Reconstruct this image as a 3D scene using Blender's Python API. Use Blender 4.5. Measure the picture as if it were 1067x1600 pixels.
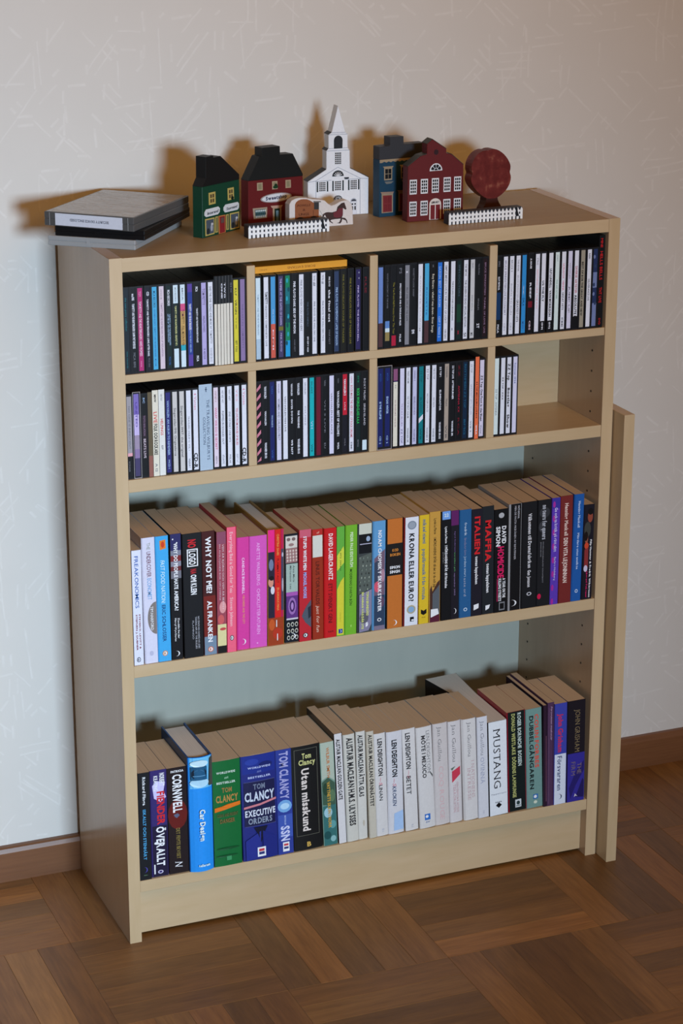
import bpy, bmesh, math, random
from mathutils import Vector, Matrix
random.seed(7)
S = bpy.context.scene
COL = S.collection
for o in list(bpy.data.objects):
    bpy.data.objects.remove(o)

# ------------------------------------------------------------------ camera
# x runs along the wall, y into the wall, z up; the bookcase's outer bottom left corner is the origin
cam = bpy.data.cameras.new('camera')
camo = bpy.data.objects.new('camera', cam)
COL.objects.link(camo)
cam.sensor_fit = 'VERTICAL'
cam.sensor_height = 36.0
cam.lens = 3547.99 / 1600 * 36.0
camo.location = (-0.87265, -3.24175, 1.71002)
camo.rotation_euler = (1.252080, -0.001273, -0.389076)
cam.clip_start = 0.05
S.camera = camo

# ------------------------------------------------------------------ light: dim room, cool window opposite the wall, warm ceiling lamp
W = bpy.data.worlds.new('world')
S.world = W
W.use_nodes = True
W.node_tree.nodes['Background'].inputs[0].default_value = (1.0, 0.46, 0.10, 1)
W.node_tree.nodes['Background'].inputs[1].default_value = 0.05

def area(name, loc, target, sx, sy, power, color, spread=180):
    l = bpy.data.lights.new(name, 'AREA')
    l.shape = 'RECTANGLE'
    l.size, l.size_y = sx, sy
    l.energy, l.color, l.spread = power, color, math.radians(spread)
    o = bpy.data.objects.new(name, l)
    COL.objects.link(o)
    o.location = loc
    o.rotation_euler = (Vector(target) - Vector(loc)).to_track_quat('-Z', 'Y').to_euler()
    return o

area('window_daylight', (0.10, -4.0, 1.34), (-0.50, 0.0, 0.26), 0.60, 0.50, 23.5, (0.60, 0.79, 0.99), 64)
area('ceiling_lamp', (0.45, -2.1, 2.40), (0.45, -0.4, 1.0), 1.5, 1.5, 16.5, (1.0, 0.49, 0.14), 170)

vs = S.view_settings
vs.view_transform = 'Standard'
vs.look = 'None'
vs.exposure = 0.0
vs.gamma = 1.0
vs.use_curve_mapping = False

# ------------------------------------------------------------------ colours and materials
GAIN = 1.08
def lin(c):
    return tuple((v / 12.92 if v <= 0.04045 else ((v + 0.055) / 1.055) ** 2.4) for v in (x / 255 for x in c))

PAL = dict(
 black=(16,17,20), ink=(20,30,38), navyblack=(20,20,34), inkgreen=(18,36,36), oliveblack=(26,26,20), maroonblack=(34,18,22), plumblack=(40,30,38), inkblack=(22,22,32), pinkblack=(20,14,18),
 white=(214,218,230), cream=(216,212,196), paper=(212,208,196), paperwhite=(216,218,214), ice=(200,220,232), lavender=(172,164,212), lilac=(134,114,158), palelavender=(204,204,226), whitelav=(206,206,232), whitelav2=(190,192,222), palelilac=(190,176,220), palelilacwhite=(206,200,222), mintwhite=(206,222,222), paleash=(192,194,198), ashwhite=(196,194,192), ashgrey=(150,146,152), stone=(150,144,128), greige=(164,152,140), palepinkgrey=(206,192,204), palepinkwhite=(216,204,218),
 magenta=(170,44,110), pink=(226,150,190), palepink=(240,206,222), rosepink=(204,80,128), palerose=(220,160,170), rosered=(190,40,70), rosegrey=(160,120,130), rosebrown=(140,90,80), mauve=(140,112,140), mauvegrey=(150,136,160), mauveplum=(134,80,116), plum=(96,20,70), plumbrown=(74,48,52), violet=(84,62,150), violetgrey=(96,88,126), periviolet=(120,104,176), duskviolet=(66,60,98), indigo=(42,34,84),
 sky=(72,166,210), skyfade=(70,150,206), midsky=(90,130,190), azure=(46,136,200), brightblue=(36,110,208), cyan=(40,160,180), cyanblue=(30,150,206), turquoise=(20,168,176), teal=(24,110,120), deepteal=(10,74,84), tealblue=(26,90,120), tealflat=(14,118,126), royal=(40,58,140), darkroyal=(44,44,110), navyblue=(24,32,92), navyteal=(14,36,60), deepblue=(16,50,90), inkblue=(20,40,80), midblue=(44,90,160), paleblue=(160,190,226), palebluegrey=(168,192,210), bluegrey=(120,146,170), slateblue=(44,60,92), slate=(70,84,100), slatepale=(166,186,204), steelblue=(110,124,168), stormblue=(34,48,88), periwinkle=(104,132,194),
 emerald=(16,124,88), bottlegreen=(20,60,44), palegreen=(120,160,140), lime=(40,200,90), olive=(110,104,40), darkyellow=(128,120,36), yellow=(206,196,56), paleyellow=(220,220,150), sand=(196,160,96), khaki=(140,124,76), khakibrown=(96,84,62), brown=(84,60,30),
 coral=(196,88,72), orange=(226,110,70), scarlet=(186,28,50), crimson=(170,26,58), red=(198,30,34), darkred=(110,20,36), burgundy=(100,20,42),
 grey=(110,112,122), lightgrey=(160,160,172), palegrey=(180,180,190), midgrey=(128,130,138), darkgrey=(62,62,70),
)
_m = {}
def pbr(name, color, rough=0.45, coat=0.0, spec=0.5):
    m = bpy.data.materials.new(name)
    m.use_nodes = True
    b = m.node_tree.nodes['Principled BSDF']
    b.inputs['Base Color'].default_value = (*color, 1)
    b.inputs['Roughness'].default_value = rough
    b.inputs['Coat Weight'].default_value = coat
    b.inputs['Coat Roughness'].default_value = 0.12
    b.inputs['Specular IOR Level'].default_value = spec
    return m
def ink(c, rough=0.42, coat=0.0):
    """printed card or paint: a colour by palette name or sRGB triple"""
    if isinstance(c, str):
        nm, c = c, PAL[c]
    else:
        nm = 'tone_%d_%d_%d' % tuple(c)
    k = (nm, rough, coat)
    if k not in _m:
        col = tuple(min(v * GAIN, 0.86) for v in lin(c))
        m = pbr('print_' + nm, col, rough, coat, 0.28)
        nt = m.node_tree
        tc = nt.nodes.new('ShaderNodeTexCoord'); nz = nt.nodes.new('ShaderNodeTexNoise')
        nz.inputs['Scale'].default_value = 260; nz.inputs['Detail'].default_value = 2
        mr = nt.nodes.new('ShaderNodeMapRange')
        mr.inputs['To Min'].default_value = 0.93; mr.inputs['To Max'].default_value = 1.07
        hs = nt.nodes.new('ShaderNodeHueSaturation'); hs.inputs['Color'].default_value = (*col, 1)
        nt.links.new(tc.outputs['Object'], nz.inputs['Vector']); nt.links.new(nz.outputs[0], mr.inputs[0])
        nt.links.new(mr.outputs[0], hs.inputs['Value']); nt.links.new(hs.outputs[0], nt.nodes['Principled BSDF'].inputs['Base Color'])
        _m[k] = m
    return _m[k]

def node(nt, t, **kw):
    n = nt.nodes.new(t)
    for k, v in kw.items():
        if k in n.inputs: n.inputs[k].default_value = v
        else: setattr(n, k, v)
    return n

def wood(name, c1, c2, stretch=(1, 1, 1), rough=0.35, scale=22, objcol=False, contrast=1.0, bump=0.02):
    """veneer or solid wood: grain is noise drawn out along one axis of the object"""
    m = pbr(name, c1, rough)
    nt = m.node_tree; b = nt.nodes['Principled BSDF']; L = nt.links.new
    tc = node(nt, 'ShaderNodeTexCoord'); oi = node(nt, 'ShaderNodeObjectInfo')
    add = node(nt, 'ShaderNodeVectorMath', operation='ADD')
    sc = node(nt, 'ShaderNodeVectorMath', operation='SCALE'); sc.inputs['Scale'].default_value = 7.0
    cx = node(nt, 'ShaderNodeCombineXYZ')
    for i in range(3): L(oi.outputs['Random'], cx.inputs[i])
    L(cx.outputs[0], sc.inputs[0]); L(tc.outputs['Object'], add.inputs[0]); L(sc.outputs[0], add.inputs[1])
    mp = node(nt, 'ShaderNodeMapping'); mp.inputs['Scale'].default_value = stretch
    L(add.outputs[0], mp.inputs['Vector'])
    n1 = node(nt, 'ShaderNodeTexNoise'); n1.inputs['Scale'].default_value = scale; n1.inputs['Detail'].default_value = 5; n1.inputs['Roughness'].default_value = 0.62; n1.inputs['Distortion'].default_value = 0.6
    n2 = node(nt, 'ShaderNodeTexNoise'); n2.inputs['Scale'].default_value = scale * 5; n2.inputs['Detail'].default_value = 2
    L(mp.outputs[0], n1.inputs['Vector']); L(mp.outputs[0], n2.inputs['Vector'])
    mx = node(nt, 'ShaderNodeMix', data_type='FLOAT'); mx.inputs[0].default_value = 0.35
    L(n1.outputs[0], mx.inputs[2]); L(n2.outputs[0], mx.inputs[3])
    mr = node(nt, 'ShaderNodeMapRange'); h = 0.22 / contrast
    mr.inputs['From Min'].default_value = 0.5 - h; mr.inputs['From Max'].default_value = 0.5 + h
    L(mx.outputs[0], mr.inputs[0])
    cm = node(nt, 'ShaderNodeMix', data_type='RGBA'); cm.inputs[6].default_value = (*c1, 1); cm.inputs[7].default_value = (*c2, 1)
    L(mr.outputs[0], cm.inputs[0])
    out = cm.outputs[2]
    if objcol:
        mu = node(nt, 'ShaderNodeMix', data_type='RGBA', blend_type='MULTIPLY'); mu.inputs[0].default_value = 1
        L(out, mu.inputs[6]); L(oi.outputs['Color'], mu.inputs[7]); out = mu.outputs[2]
    L(out, b.inputs['Base Color'])
    bp = node(nt, 'ShaderNodeBump'); bp.inputs['Strength'].default_value = bump * 10; bp.inputs['Distance'].default_value = 0.0006
    L(n2.outputs[0], bp.inputs['Height']); L(bp.outputs[0], b.inputs['Normal'])
    return m

BIRCH1, BIRCH2 = (0.575, 0.432, 0.262), (0.505, 0.366, 0.203)
M_birch_x = wood('birch_veneer_lengthwise', BIRCH1, BIRCH2, (0.16, 1, 1), 0.38, 20)
M_birch_z = wood('birch_veneer_upright', BIRCH1, BIRCH2, (1, 1, 0.14), 0.38, 20)
M_birch_side = wood('birch_foil_side', (0.54, 0.385, 0.245), (0.47, 0.32, 0.195), (1, 1, 0.12), 0.24, 20, contrast=0.8)
M_top = wood('birch_foil_top', (0.42, 0.305, 0.165), (0.36, 0.255, 0.13), (0.16, 1, 1), 0.45, 20, contrast=0.8)
M_top.node_tree.nodes['Principled BSDF'].inputs['Specular IOR Level'].default_value = 0.3
M_back = wood('pale_green_back_board', (0.45, 0.46, 0.39), (0.40, 0.41, 0.35), (1, 1, 0.2), 0.5, 14, contrast=0.7)
M_floor = wood('oak_parquet', (0.265, 0.112, 0.026), (0.135, 0.051, 0.009), (0.10, 1, 1), 0.45, 48, objcol=True, contrast=1.1)
M_base = wood('stained_baseboard', (0.215, 0.090, 0.036), (0.135, 0.052, 0.019), (0.06, 1, 1), 0.4, 40)
M_hole = pbr('peg_hole_painted_shade', (0.035, 0.024, 0.014), 0.8)  # dark colour painted in for the shade inside the holes
M_tray = pbr('smoked_case_plastic', (0.012, 0.0125, 0.015), 0.34, 0, 0.35)
M_pages = None

def page_mat(name, c, k=900):
    m = pbr(name, c, 0.75)
    nt = m.node_tree; b = nt.nodes['Principled BSDF']; L = nt.links.new
    tc = node(nt, 'ShaderNodeTexCoord'); oi = node(nt, 'ShaderNodeObjectInfo')
    mp = node(nt, 'ShaderNodeMapping'); mp.inputs['Scale'].default_value = (k, 6, 6)
    add = node(nt, 'ShaderNodeVectorMath', operation='ADD')
    cx = node(nt, 'ShaderNodeCombineXYZ'); L(oi.outputs['Random'], cx.inputs[0])
    L(tc.outputs['Object'], add.inputs[0]); L(cx.outputs[0], add.inputs[1]); L(add.outputs[0], mp.inputs['Vector'])
    nz = node(nt, 'ShaderNodeTexNoise'); nz.inputs['Scale'].default_value = 1; nz.inputs['Detail'].default_value = 3
    L(mp.outputs[0], nz.inputs['Vector'])
    cm = node(nt, 'ShaderNodeMix', data_type='RGBA')
    cm.inputs[6].default_value = (*[v * 0.80 for v in c], 1); cm.inputs[7].default_value = (*[min(v * 1.12, 0.9) for v in c], 1)
    L(nz.outputs[0], cm.inputs[0]); L(cm.outputs[2], b.inputs['Base Color'])
    return m
M_pages = page_mat('yellowed_page_edges', (0.60, 0.455, 0.30))
M_pages_white = page_mat('white_page_edges', (0.70, 0.66, 0.60))

def wallpaper():
    m = pbr('wallpaper_with_brushed_strokes', (0.72, 0.70, 0.66), 0.6)
    nt = m.node_tree; b = nt.nodes['Principled BSDF']; L = nt.links.new
    tc = node(nt, 'ShaderNodeTexCoord')
    sp = node(nt, 'ShaderNodeSeparateXYZ'); L(tc.outputs['Object'], sp.inputs[0])
    flat = node(nt, 'ShaderNodeCombineXYZ'); L(sp.outputs['X'], flat.inputs['X']); L(sp.outputs['Z'], flat.inputs['Y'])
    masks = []
    def M(op, a, bb=None, c=None):
        n = node(nt, 'ShaderNodeMath', operation=op)
        for i, v in enumerate((a, bb, c)):
            if v is None: continue
            if hasattr(v, 'links'): L(v, n.inputs[i])
            else: n.inputs[i].default_value = v
        return n.outputs[0]
    for k, (scale, length, width, off, keep) in enumerate(((13, 0.034, 0.0010, 0.0, 0.62), (15, 0.026, 0.0009, 3.7, 0.55), (17, 0.020, 0.0011, 9.1, 0.5), (11, 0.040, 0.0008, 14.3, 0.55), (24, 0.012, 0.0013, 21.9, 0.6))):
        mp = node(nt, 'ShaderNodeMapping'); mp.inputs['Location'].default_value = (off, off * 1.7, 0)
        L(flat.outputs[0], mp.inputs['Vector'])
        wob = node(nt, 'ShaderNodeTexNoise'); wob.inputs['Scale'].default_value = 30; L(mp.outputs[0], wob.inputs['Vector'])
        vo = node(nt, 'ShaderNodeTexVoronoi', voronoi_dimensions='2D'); vo.inputs['Scale'].default_value = scale
        L(mp.outputs[0], vo.inputs['Vector'])
        df = node(nt, 'ShaderNodeVectorMath', operation='SUBTRACT'); L(mp.outputs[0], df.inputs[0]); L(vo.outputs['Position'], df.inputs[1])
        dx = node(nt, 'ShaderNodeSeparateXYZ'); L(df.outputs[0], dx.inputs[0])
        cs = node(nt, 'ShaderNodeSeparateColor'); L(vo.outputs['Color'], cs.inputs[0])
        # four favourite directions: upright and three slants
        q = M('FLOOR', M('MULTIPLY', cs.outputs[0], 4.0))
        ang = M('ADD', M('MULTIPLY', q, 0.80), M('MULTIPLY_ADD', cs.outputs[1], 0.20, 1.47))
        c_, s_ = M('COSINE', ang), M('SINE', ang)
        al = M('ADD', M('MULTIPLY', dx.outputs[0], c_), M('MULTIPLY', dx.outputs[1], s_))
        ac = M('SUBTRACT', M('MULTIPLY', dx.outputs[1], c_), M('MULTIPLY', dx.outputs[0], s_))
        ac = M('ADD', ac, M('MULTIPLY', M('SUBTRACT', wob.outputs[0], 0.5), 0.004))
        # some strokes are drawn twice, side by side
        twin = M('GREATER_THAN', cs.outputs[2], 0.80)
        a2 = M('ABSOLUTE', M('SUBTRACT', M('ABSOLUTE', ac), M('MULTIPLY', twin, 0.0065)))
        mr = node(nt, 'ShaderNodeMapRange', interpolation_type='SMOOTHSTEP')
        mr.inputs['From Min'].default_value = width * 0.5; mr.inputs['From Max'].default_value = width * 2.4
        mr.inputs['To Min'].default_value = 1; mr.inputs['To Max'].default_value = 0
        L(a2, mr.inputs[0])
        ln = M('LESS_THAN', M('ABSOLUTE', al), M('MULTIPLY', M('ADD', cs.outputs[1], 0.35), length))
        on = M('LESS_THAN', M('FRACT', M('MULTIPLY', cs.outputs[0], 17.3)), keep)
        fade = node(nt, 'ShaderNodeMapRange'); fade.inputs['From Min'].default_value = 0.3; fade.inputs['From Max'].default_value = 0.65; fade.inputs['To Min'].default_value = 0.25
        dn = node(nt, 'ShaderNodeTexNoise'); dn.inputs['Scale'].default_value = 55; L(mp.outputs[0], dn.inputs['Vector']); L(dn.outputs[0], fade.inputs[0])
        masks.append(M('MULTIPLY', M('MULTIPLY', mr.outputs[0], ln), M('MULTIPLY', on, fade.outputs[0])))
    acc = masks[0]
    for k in masks[1:]: acc = M('MAXIMUM', acc, k)
    n1 = node(nt, 'ShaderNodeTexNoise'); n1.inputs['Scale'].default_value = 9; n1.inputs['Detail'].default_value = 4; L(flat.outputs[0], n1.inputs['Vector'])
    fib = node(nt, 'ShaderNodeTexNoise'); fib.inputs['Scale'].default_value = 900; L(flat.outputs[0], fib.inputs['Vector'])
    basec = node(nt, 'ShaderNodeMix', data_type='RGBA'); basec.inputs[6].default_value = (0.665, 0.640, 0.590, 1); basec.inputs[7].default_value = (0.700, 0.675, 0.625, 1)
    L(n1.outputs[0], basec.inputs[0])
    cm = node(nt, 'ShaderNodeMix', data_type='RGBA'); cm.inputs[7].default_value = (0.86, 0.845, 0.81, 1)
    L(M('MULTIPLY', acc, 0.33), cm.inputs[0]); L(basec.outputs[2], cm.inputs[6]); L(cm.outputs[2], b.inputs['Base Color'])
    bp = node(nt, 'ShaderNodeBump'); bp.inputs['Strength'].default_value = 0.12; bp.inputs['Distance'].default_value = 0.0006
    L(M('MULTIPLY_ADD', fib.outputs[0], 0.12, acc), bp.inputs['Height']); L(bp.outputs[0], b.inputs['Normal'])
    return m

# ------------------------------------------------------------------ mesh helpers
def link(name, me, mat=None, parent=None, loc=(0, 0, 0), rot=(0, 0, 0)):
    o = bpy.data.objects.new(name, me)
    COL.objects.link(o)
    o.location = loc; o.rotation_euler = rot
    if mat is not None and me is not None and not me.materials: me.materials.append(mat)
    if parent is not None: o.parent = parent
    return o
def tag(o, label, cat, group=None):
    o['label'] = label; o['category'] = cat
    if group: o['group'] = group
    return o
def struct(o):
    o['kind'] = 'structure'
    return o
def from_faces(name, vs_, fs):
    me = bpy.data.meshes.new(name)
    me.from_pydata(vs_, [], fs); me.update()
    return me
def box_faces(vs_, fs, x0, x1, y0, y1, z0, z1):
    n = len(vs_)
    vs_ += [(x0, y0, z0), (x1, y0, z0), (x1, y1, z0), (x0, y1, z0), (x0, y0, z1), (x1, y0, z1), (x1, y1, z1), (x0, y1, z1)]
    fs += [tuple(n + i for i in f) for f in ((0, 3, 2, 1), (4, 5, 6, 7), (0, 1, 5, 4), (1, 2, 6, 5), (2, 3, 7, 6), (3, 0, 4, 7))]
def boxes(name, *bs, bev=0.0, seg=1):
    v, f = [], []
    for b in bs: box_faces(v, f, *b)
    me = from_faces(name, v, f)
    if bev: bevel(me, bev, seg)
    return me
def bevel(me, w, seg=1):
    bm = bmesh.new(); bm.from_mesh(me)
    bmesh.ops.bevel(bm, geom=list(bm.edges), offset=w, offset_type='OFFSET', segments=seg, profile=0.5, affect='EDGES', clamp_overlap=True)
    bm.to_mesh(me); bm.free(); me.update()
def prism(name, poly, y0, y1, bev=0.0):
    """extrude an outline of (x, z) points from y0 (front) to y1 (back)"""
    bm = bmesh.new()
    vv = [bm.verts.new((x, y0, z)) for x, z in poly]
    f = bm.faces.new(vv)
    r = bmesh.ops.extrude_face_region(bm, geom=[f])
    bmesh.ops.translate(bm, verts=[g for g in r['geom'] if isinstance(g, bmesh.types.BMVert)], vec=(0, y1 - y0, 0))
    bmesh.ops.recalc_face_normals(bm, faces=bm.faces)
    if bev:
        bmesh.ops.bevel(bm, geom=list(bm.edges), offset=bev, segments=1, profile=0.5, affect='EDGES', clamp_overlap=True)
    bmesh.ops.triangulate(bm, faces=[f for f in bm.faces if len(f.verts) > 4])
    me = bpy.data.meshes.new(name); bm.to_mesh(me); bm.free()
    return me

# ------------------------------------------------------------------ lettering: glyphs of the built-in font, cached, laid out as flat print
_g = {}
def glyph(ch, bold, serif):
    k = (ch, bold, serif)
    if k in _g: return _g[k]
    cu = bpy.data.curves.new('glyph', 'FONT')
    cu.body = ch; cu.resolution_u = 2; cu.offset = 0.036 if bold else (-0.004 if serif else 0.010); cu.fill_mode = 'FRONT'
    ob = bpy.data.objects.new('glyph', cu); COL.objects.link(ob)
    me = bpy.data.meshes.new_from_object(ob)
    v = [(p.co.x, p.co.y) for p in me.vertices]; f = [tuple(p.vertices) for p in me.polygons]
    if serif and v:
        cnt = {}
        for p in me.polygons:
            for e in p.edge_keys: cnt[e] = cnt.get(e, 0) + 1
        n0 = list(v)
        for (a, b_), c in cnt.items():
            if c != 1: continue
            (xa, ya), (xb, yb) = n0[a], n0[b_]
            if abs(ya - yb) < 0.012 and 0.05 < abs(xa - xb) < 0.16 and (abs(ya) < 0.03 or ya > 0.48):
                x0, x1 = min(xa, xb) - 0.055, max(xa, xb) + 0.055
                d = 0.04 if ya < 0.2 else -0.04
                i = len(v)
                v += [(x0, ya), (x1, ya), (x1, ya + d), (x0, ya + d)]
                f.append((i, i + 1, i + 2, i + 3) if d > 0 else (i + 3, i + 2, i + 1, i))
    bpy.data.objects.remove(ob); bpy.data.meshes.remove(me); bpy.data.curves.remove(cu)
    if v:
        x0 = min(p[0] for p in v); x1 = max(p[0] for p in v)
        v = [(p[0] - x0, p[1]) for p in v]; adv = x1 - x0 + 0.07
    else: adv = 0.3
    _g[k] = (v, f, adv)
    return _g[k]
def layout(s, bold=False, serif=False, slant=0.0):
    V, F, x, prev = [], [], 0.0, ''
    for ch in s:
        x -= KERN.get(prev + ch, 0.0); prev = ch
        if ch == ' ': x += 0.27; continue
        v, f, a = glyph(ch, bold, serif); n = len(V)
        V += [(p[0] + x + slant * p[1], p[1]) for p in v]; F += [tuple(n + i for i in q) for q in f]; x += a
    return V, F, max(x - 0.07, 0.05)
CAP = 0.73
KERN = {p: 0.13 for p in 'TA AT AV VA LT LY AY YA TÄ ÄT LV PA FA WA AW AC'.split()}

class Face:
    """a printed face: u 0..1 across (x), v 0..1 downward, on a front that may bulge; prints stack outward"""
    def __init__(s, w, h, y, bulge=0.0, parent=None, x=0.0, z=0.0):
        s.w, s.h, s.y, s.b, s.p, s.x, s.z, s.n, s.up = w, h, y, bulge, parent, x, z, 0, 0.0
    def at(s, u, v, lift):
        return (s.x + u * s.w, s.y - s.b * (1 - (2 * u - 1) ** 2) - lift, s.z + s.h * (1 - v))
    def lift(s):
        s.n += 1
        return 0.00012 + 0.00008 * s.n
    def put(s, name, uv, fs, c, rough=0.42):
        d = s.lift()
        if s.b:   # flat facets must clear the curve they span
            s.up = max(s.up, s.b * max((max(uv[i][0] for i in f) - min(uv[i][0] for i in f)) for f in fs) ** 2)
            d += s.up
        me = from_faces(name, [s.at(u, v, d) for u, v in uv], fs)
        return link(name, me, ink(c, rough), s.p)
    def rect(s, u0, u1, v0, v1, c, name='spine_panel'):
        n = 6 if s.b else 1
        uv, fs = [], []
        for i in range(n + 1):
            u = u0 + (u1 - u0) * i / n
            uv += [(u, v0), (u, v1)]
        for i in range(n): fs.append((2 * i, 2 * i + 1, 2 * i + 3, 2 * i + 2))
        return s.put(name, uv, fs, c)
    def poly(s, pts, c, name='cover_picture'):
        return s.put(name, list(pts), [tuple(range(len(pts)))[::-1]], c)
    def ell(s, uc, vc, ru, rv, c, name='publisher_mark', a0=0, a1=360, n=14):
        pts = [(uc + ru * math.cos(math.radians(a0 + (a1 - a0) * i / n)), vc - rv * math.sin(math.radians(a0 + (a1 - a0) * i / n))) for i in range(n + (a1 - a0 < 360))]
        return s.put(name, pts, [tuple(range(len(pts)))], c)
    def moon(s, uc, vc, ru, rv, c, name='publisher_mark'):
        o = [(math.sin(math.radians(a)), math.cos(math.radians(a))) for a in range(-10, 191, 20)]
        pts = [(uc + ru * (a - 0.3), vc - rv * b) for a, b in o] + [(uc + ru * (0.55 * a - 0.2), vc - rv * b * 0.92) for a, b in reversed(o[1:-1])]
        k = len(o); fs = []
        inner = [k - 1] + list(range(k, len(pts))) + [0]
        inner = inner[::-1]
        for i in range(k - 1):
            q = (i, i + 1, inner[i + 1], inner[i]); q = tuple(dict.fromkeys(q))
            if len(q) > 2: fs.append(q[::-1])
        return s.put(name, pts, fs, c)
    def text(s, t, uc, v0, v1, hf, c, fl='', name='lettering'):
        """reads downward, letter tops towards +u; hf = capital height as a share of the width"""
        V, F, wd = layout(t, 'b' in fl, 's' in fl, 0.2 if 'i' in fl else 0)
        if not V: return
        H = hf * s.w; k = (v1 - v0) / wd
        if 'u' in fl:   # reads upward
            uv = [(uc + 0.5 * hf - p[1] / CAP * hf, v1 - p[0] * k) for p in V]
        else:
            uv = [(uc - 0.5 * hf + p[1] / CAP * hf, v0 + p[0] * k) for p in V]
        return s.put(name, uv, F, c)
    def htext(s, t, u0, u1, vc, hv, c, fl='', name='lettering'):
        V, F, wd = layout(t, 'b' in fl, 's' in fl, 0.2 if 'i' in fl else 0)
        k = (u1 - u0) / wd; rise = 0.0
        if 'r' in fl:  # turned upside down
            uv = [(u1 - p[0] * k, vc - 0.5 * hv + p[1] / CAP * hv) for p in V]
        else:
            uv = [(u0 + p[0] * k, vc + 0.5 * hv - p[1] / CAP * hv) for p in V]
        return s.put(name, uv, F, c)

def add_parts(root, objs):
    for o in objs: o.parent = root

# ================================================================== SETTING
wall = struct(link('wall_back', boxes('wall_back', (-2.6, 3.4, 0.012, 0.11, -0.02, 2.6)), wallpaper()))
bb = [(-0.002, 0.0), (-0.002, 0.050), (0.0005, 0.0565), (0.004, 0.0585), (0.0118, 0.0585), (0.0118, 0.0)]
def baseboard():
    bm = bmesh.new()
    a = [bm.verts.new((-2.6, y, z)) for y, z in bb]; b = [bm.verts.new((3.4, y, z)) for y, z in bb]
    for i in range(len(bb)):
        j = (i + 1) % len(bb); bm.faces.new((a[i], a[j], b[j], b[i]))
    bm.faces.new(a[::-1]); bm.faces.new(b)
    bmesh.ops.recalc_face_normals(bm, faces=bm.faces)
    me = bpy.data.meshes.new('baseboard_back'); bm.to_mesh(me); bm.free()
    return me
struct(link('baseboard_back', baseboard(), M_base))

# parquet: square blocks of five staves, blocks turned by a quarter turn in a chessboard
floor = struct(link('floor', boxes('floor', (-2.6, 3.4, -4.2, 0.0118, -0.06, -0.0032)), M_floor))
floor.color = (1, 1, 1, 1)
B, SW = 0.258, 0.0516
stave = boxes('plank', (-B / 2 + 0.00012, B / 2 - 0.00012, -SW / 2 + 0.00012, SW / 2 - 0.00012, -0.0032, 0.0), bev=0.0004)
stave.materials.append(M_floor)
tone = {}   # staves whose tone stands out in the photograph: (block column, block row, stave) -> tone
tone.update({(1, 1, 4): 1.45, (1, 1, 1): .72, (1, 1, 0): 1.3, (1, 1, 2): .8, (1, 1, 3): 1.1, (-2, 0, 1): 1.55, (-2, 0, 0): 1.1, (-2, 0, 2): 1.0, (-2, 1, 3): 1.5, (-2, 1, 4): .85, (-2, 1, 2): 1.1,
             (1, 2, 0): 1.1, (1, 2, 1): .9, (1, 2, 2): .62, (1, 2, 3): .7, (1, 2, 4): 1.05, (2, 1, 0): 1.2, (2, 1, 1): .75, (2, 1, 2): .72, (2, 1, 3): 1.1, (0, 1, 0): .8, (0, 1, 1): 1.3, (0, 1, 2): .8, (0, 1, 3): 1.05, (0, 1, 4): 1.15})
rnd = random.Random(3)
first = None
for bj in range(6):
    for bi in range(-4, 6):
        x0 = 0.174 + B * bi; y1 = 0.026 - B * bj
        along = (bi + bj) % 2 == 0
        for k in range(5):
            if y1 - B > 0: continue
            if along: loc, rz = (x0 + B / 2, y1 - SW * (k + 0.5), 0), 0
            else: loc, rz = (x0 + SW * (k + 0.5), y1 - B / 2, 0), math.pi / 2
            if bj == 0 and along and k == 0:
                pass
            p = link('plank', stave, None, floor, loc, (0, 0, rz))
            t = tone.get((bi, bj, k), rnd.uniform(0.70, 1.25)); w = rnd.uniform(-0.06, 0.06)
            p.color = (t * (1 + w), t, t * (1 - w), 1)

# ================================================================== BOOKCASE
case = tag(link('bookcase', None, loc=(0, 0, 0)), 'pale birch veneer bookcase standing on the parquet against the wallpapered wall', 'bookcase')
YF, YB = -0.270, -0.003
def cpart(name, b, mat, bev=0.0005, parent=case):
    return link(name, boxes(name, b, bev=bev), mat, parent)
side_l = cpart('side_panel', (0.0, 0.0185, YF, YB, 0.0, 1.060), M_birch_side)
side_r = cpart('side_panel', (0.7812, 0.80, YF, YB, 0.0, 1.060), M_birch_side)
def edge_band(x0, x1, par):
    return link('edge_band', boxes('edge_band', (x0, x1, YF - 0.0006, YF + 0.0001, 0.0, 1.060)), M_birch_z, par)
edge_band(0.0, 0.0185, side_l); edge_band(0.7812, 0.80, side_r)
M_hole_me = None
def disc(name, r, depth=0.0004, n=12):
    v = [(0, r * math.cos(2 * math.pi * i / n), r * math.sin(2 * math.pi * i / n)) for i in range(n)]
    v += [(-depth, a, b) for _, a, b in v]
    f = [tuple(range(n, 2 * n))[::-1]] + [(i, (i + 1) % n, n + (i + 1) % n, n + i) for i in range(n)]
    return from_faces(name, v, f)
hole = disc('peg_hole', 0.0018); hole.materials.append(M_hole)  # flat disc on the panel, coloured dark to stand for a hole's shade
for z in [0.848 - 0.0325 * k for k in range(24)]:
    if z < 0.13: continue
    for y in (-0.233, -0.043):
        if any(abs(z - q) < 0.012 for q in (0.728, 0.443, 0.886)): continue
        link('peg_hole', hole, None, side_r, (0.7812, y, z))
top_ = cpart('top_panel', (0.0187, 0.781, YF + 0.0005, YB, 1.0400, 1.0595), M_top)
link('edge_band', boxes('edge_band', (0.0187, 0.781, YF - 0.0002, YF + 0.0006, 1.0400, 1.0595)), M_birch_x, top_)
ZS = [0.1020, 0.4520, 0.7380]
for z, t in ((0.1020, 0.0185), (0.4520, 0.0185), (0.7380, 0.0190)):
    cpart('shelf', (0.0187, 0.781, YF, -0.012, z - t, z), M_birch_x)
cpart('plinth', (0.0187, 0.781, -0.252, -0.234, 0.005, 0.0833), M_birch_x)
cpart('back_panel', (0.0187, 0.781, -0.0112, -0.0045, 0.1021, 1.0398), M_back, 0)
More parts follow.
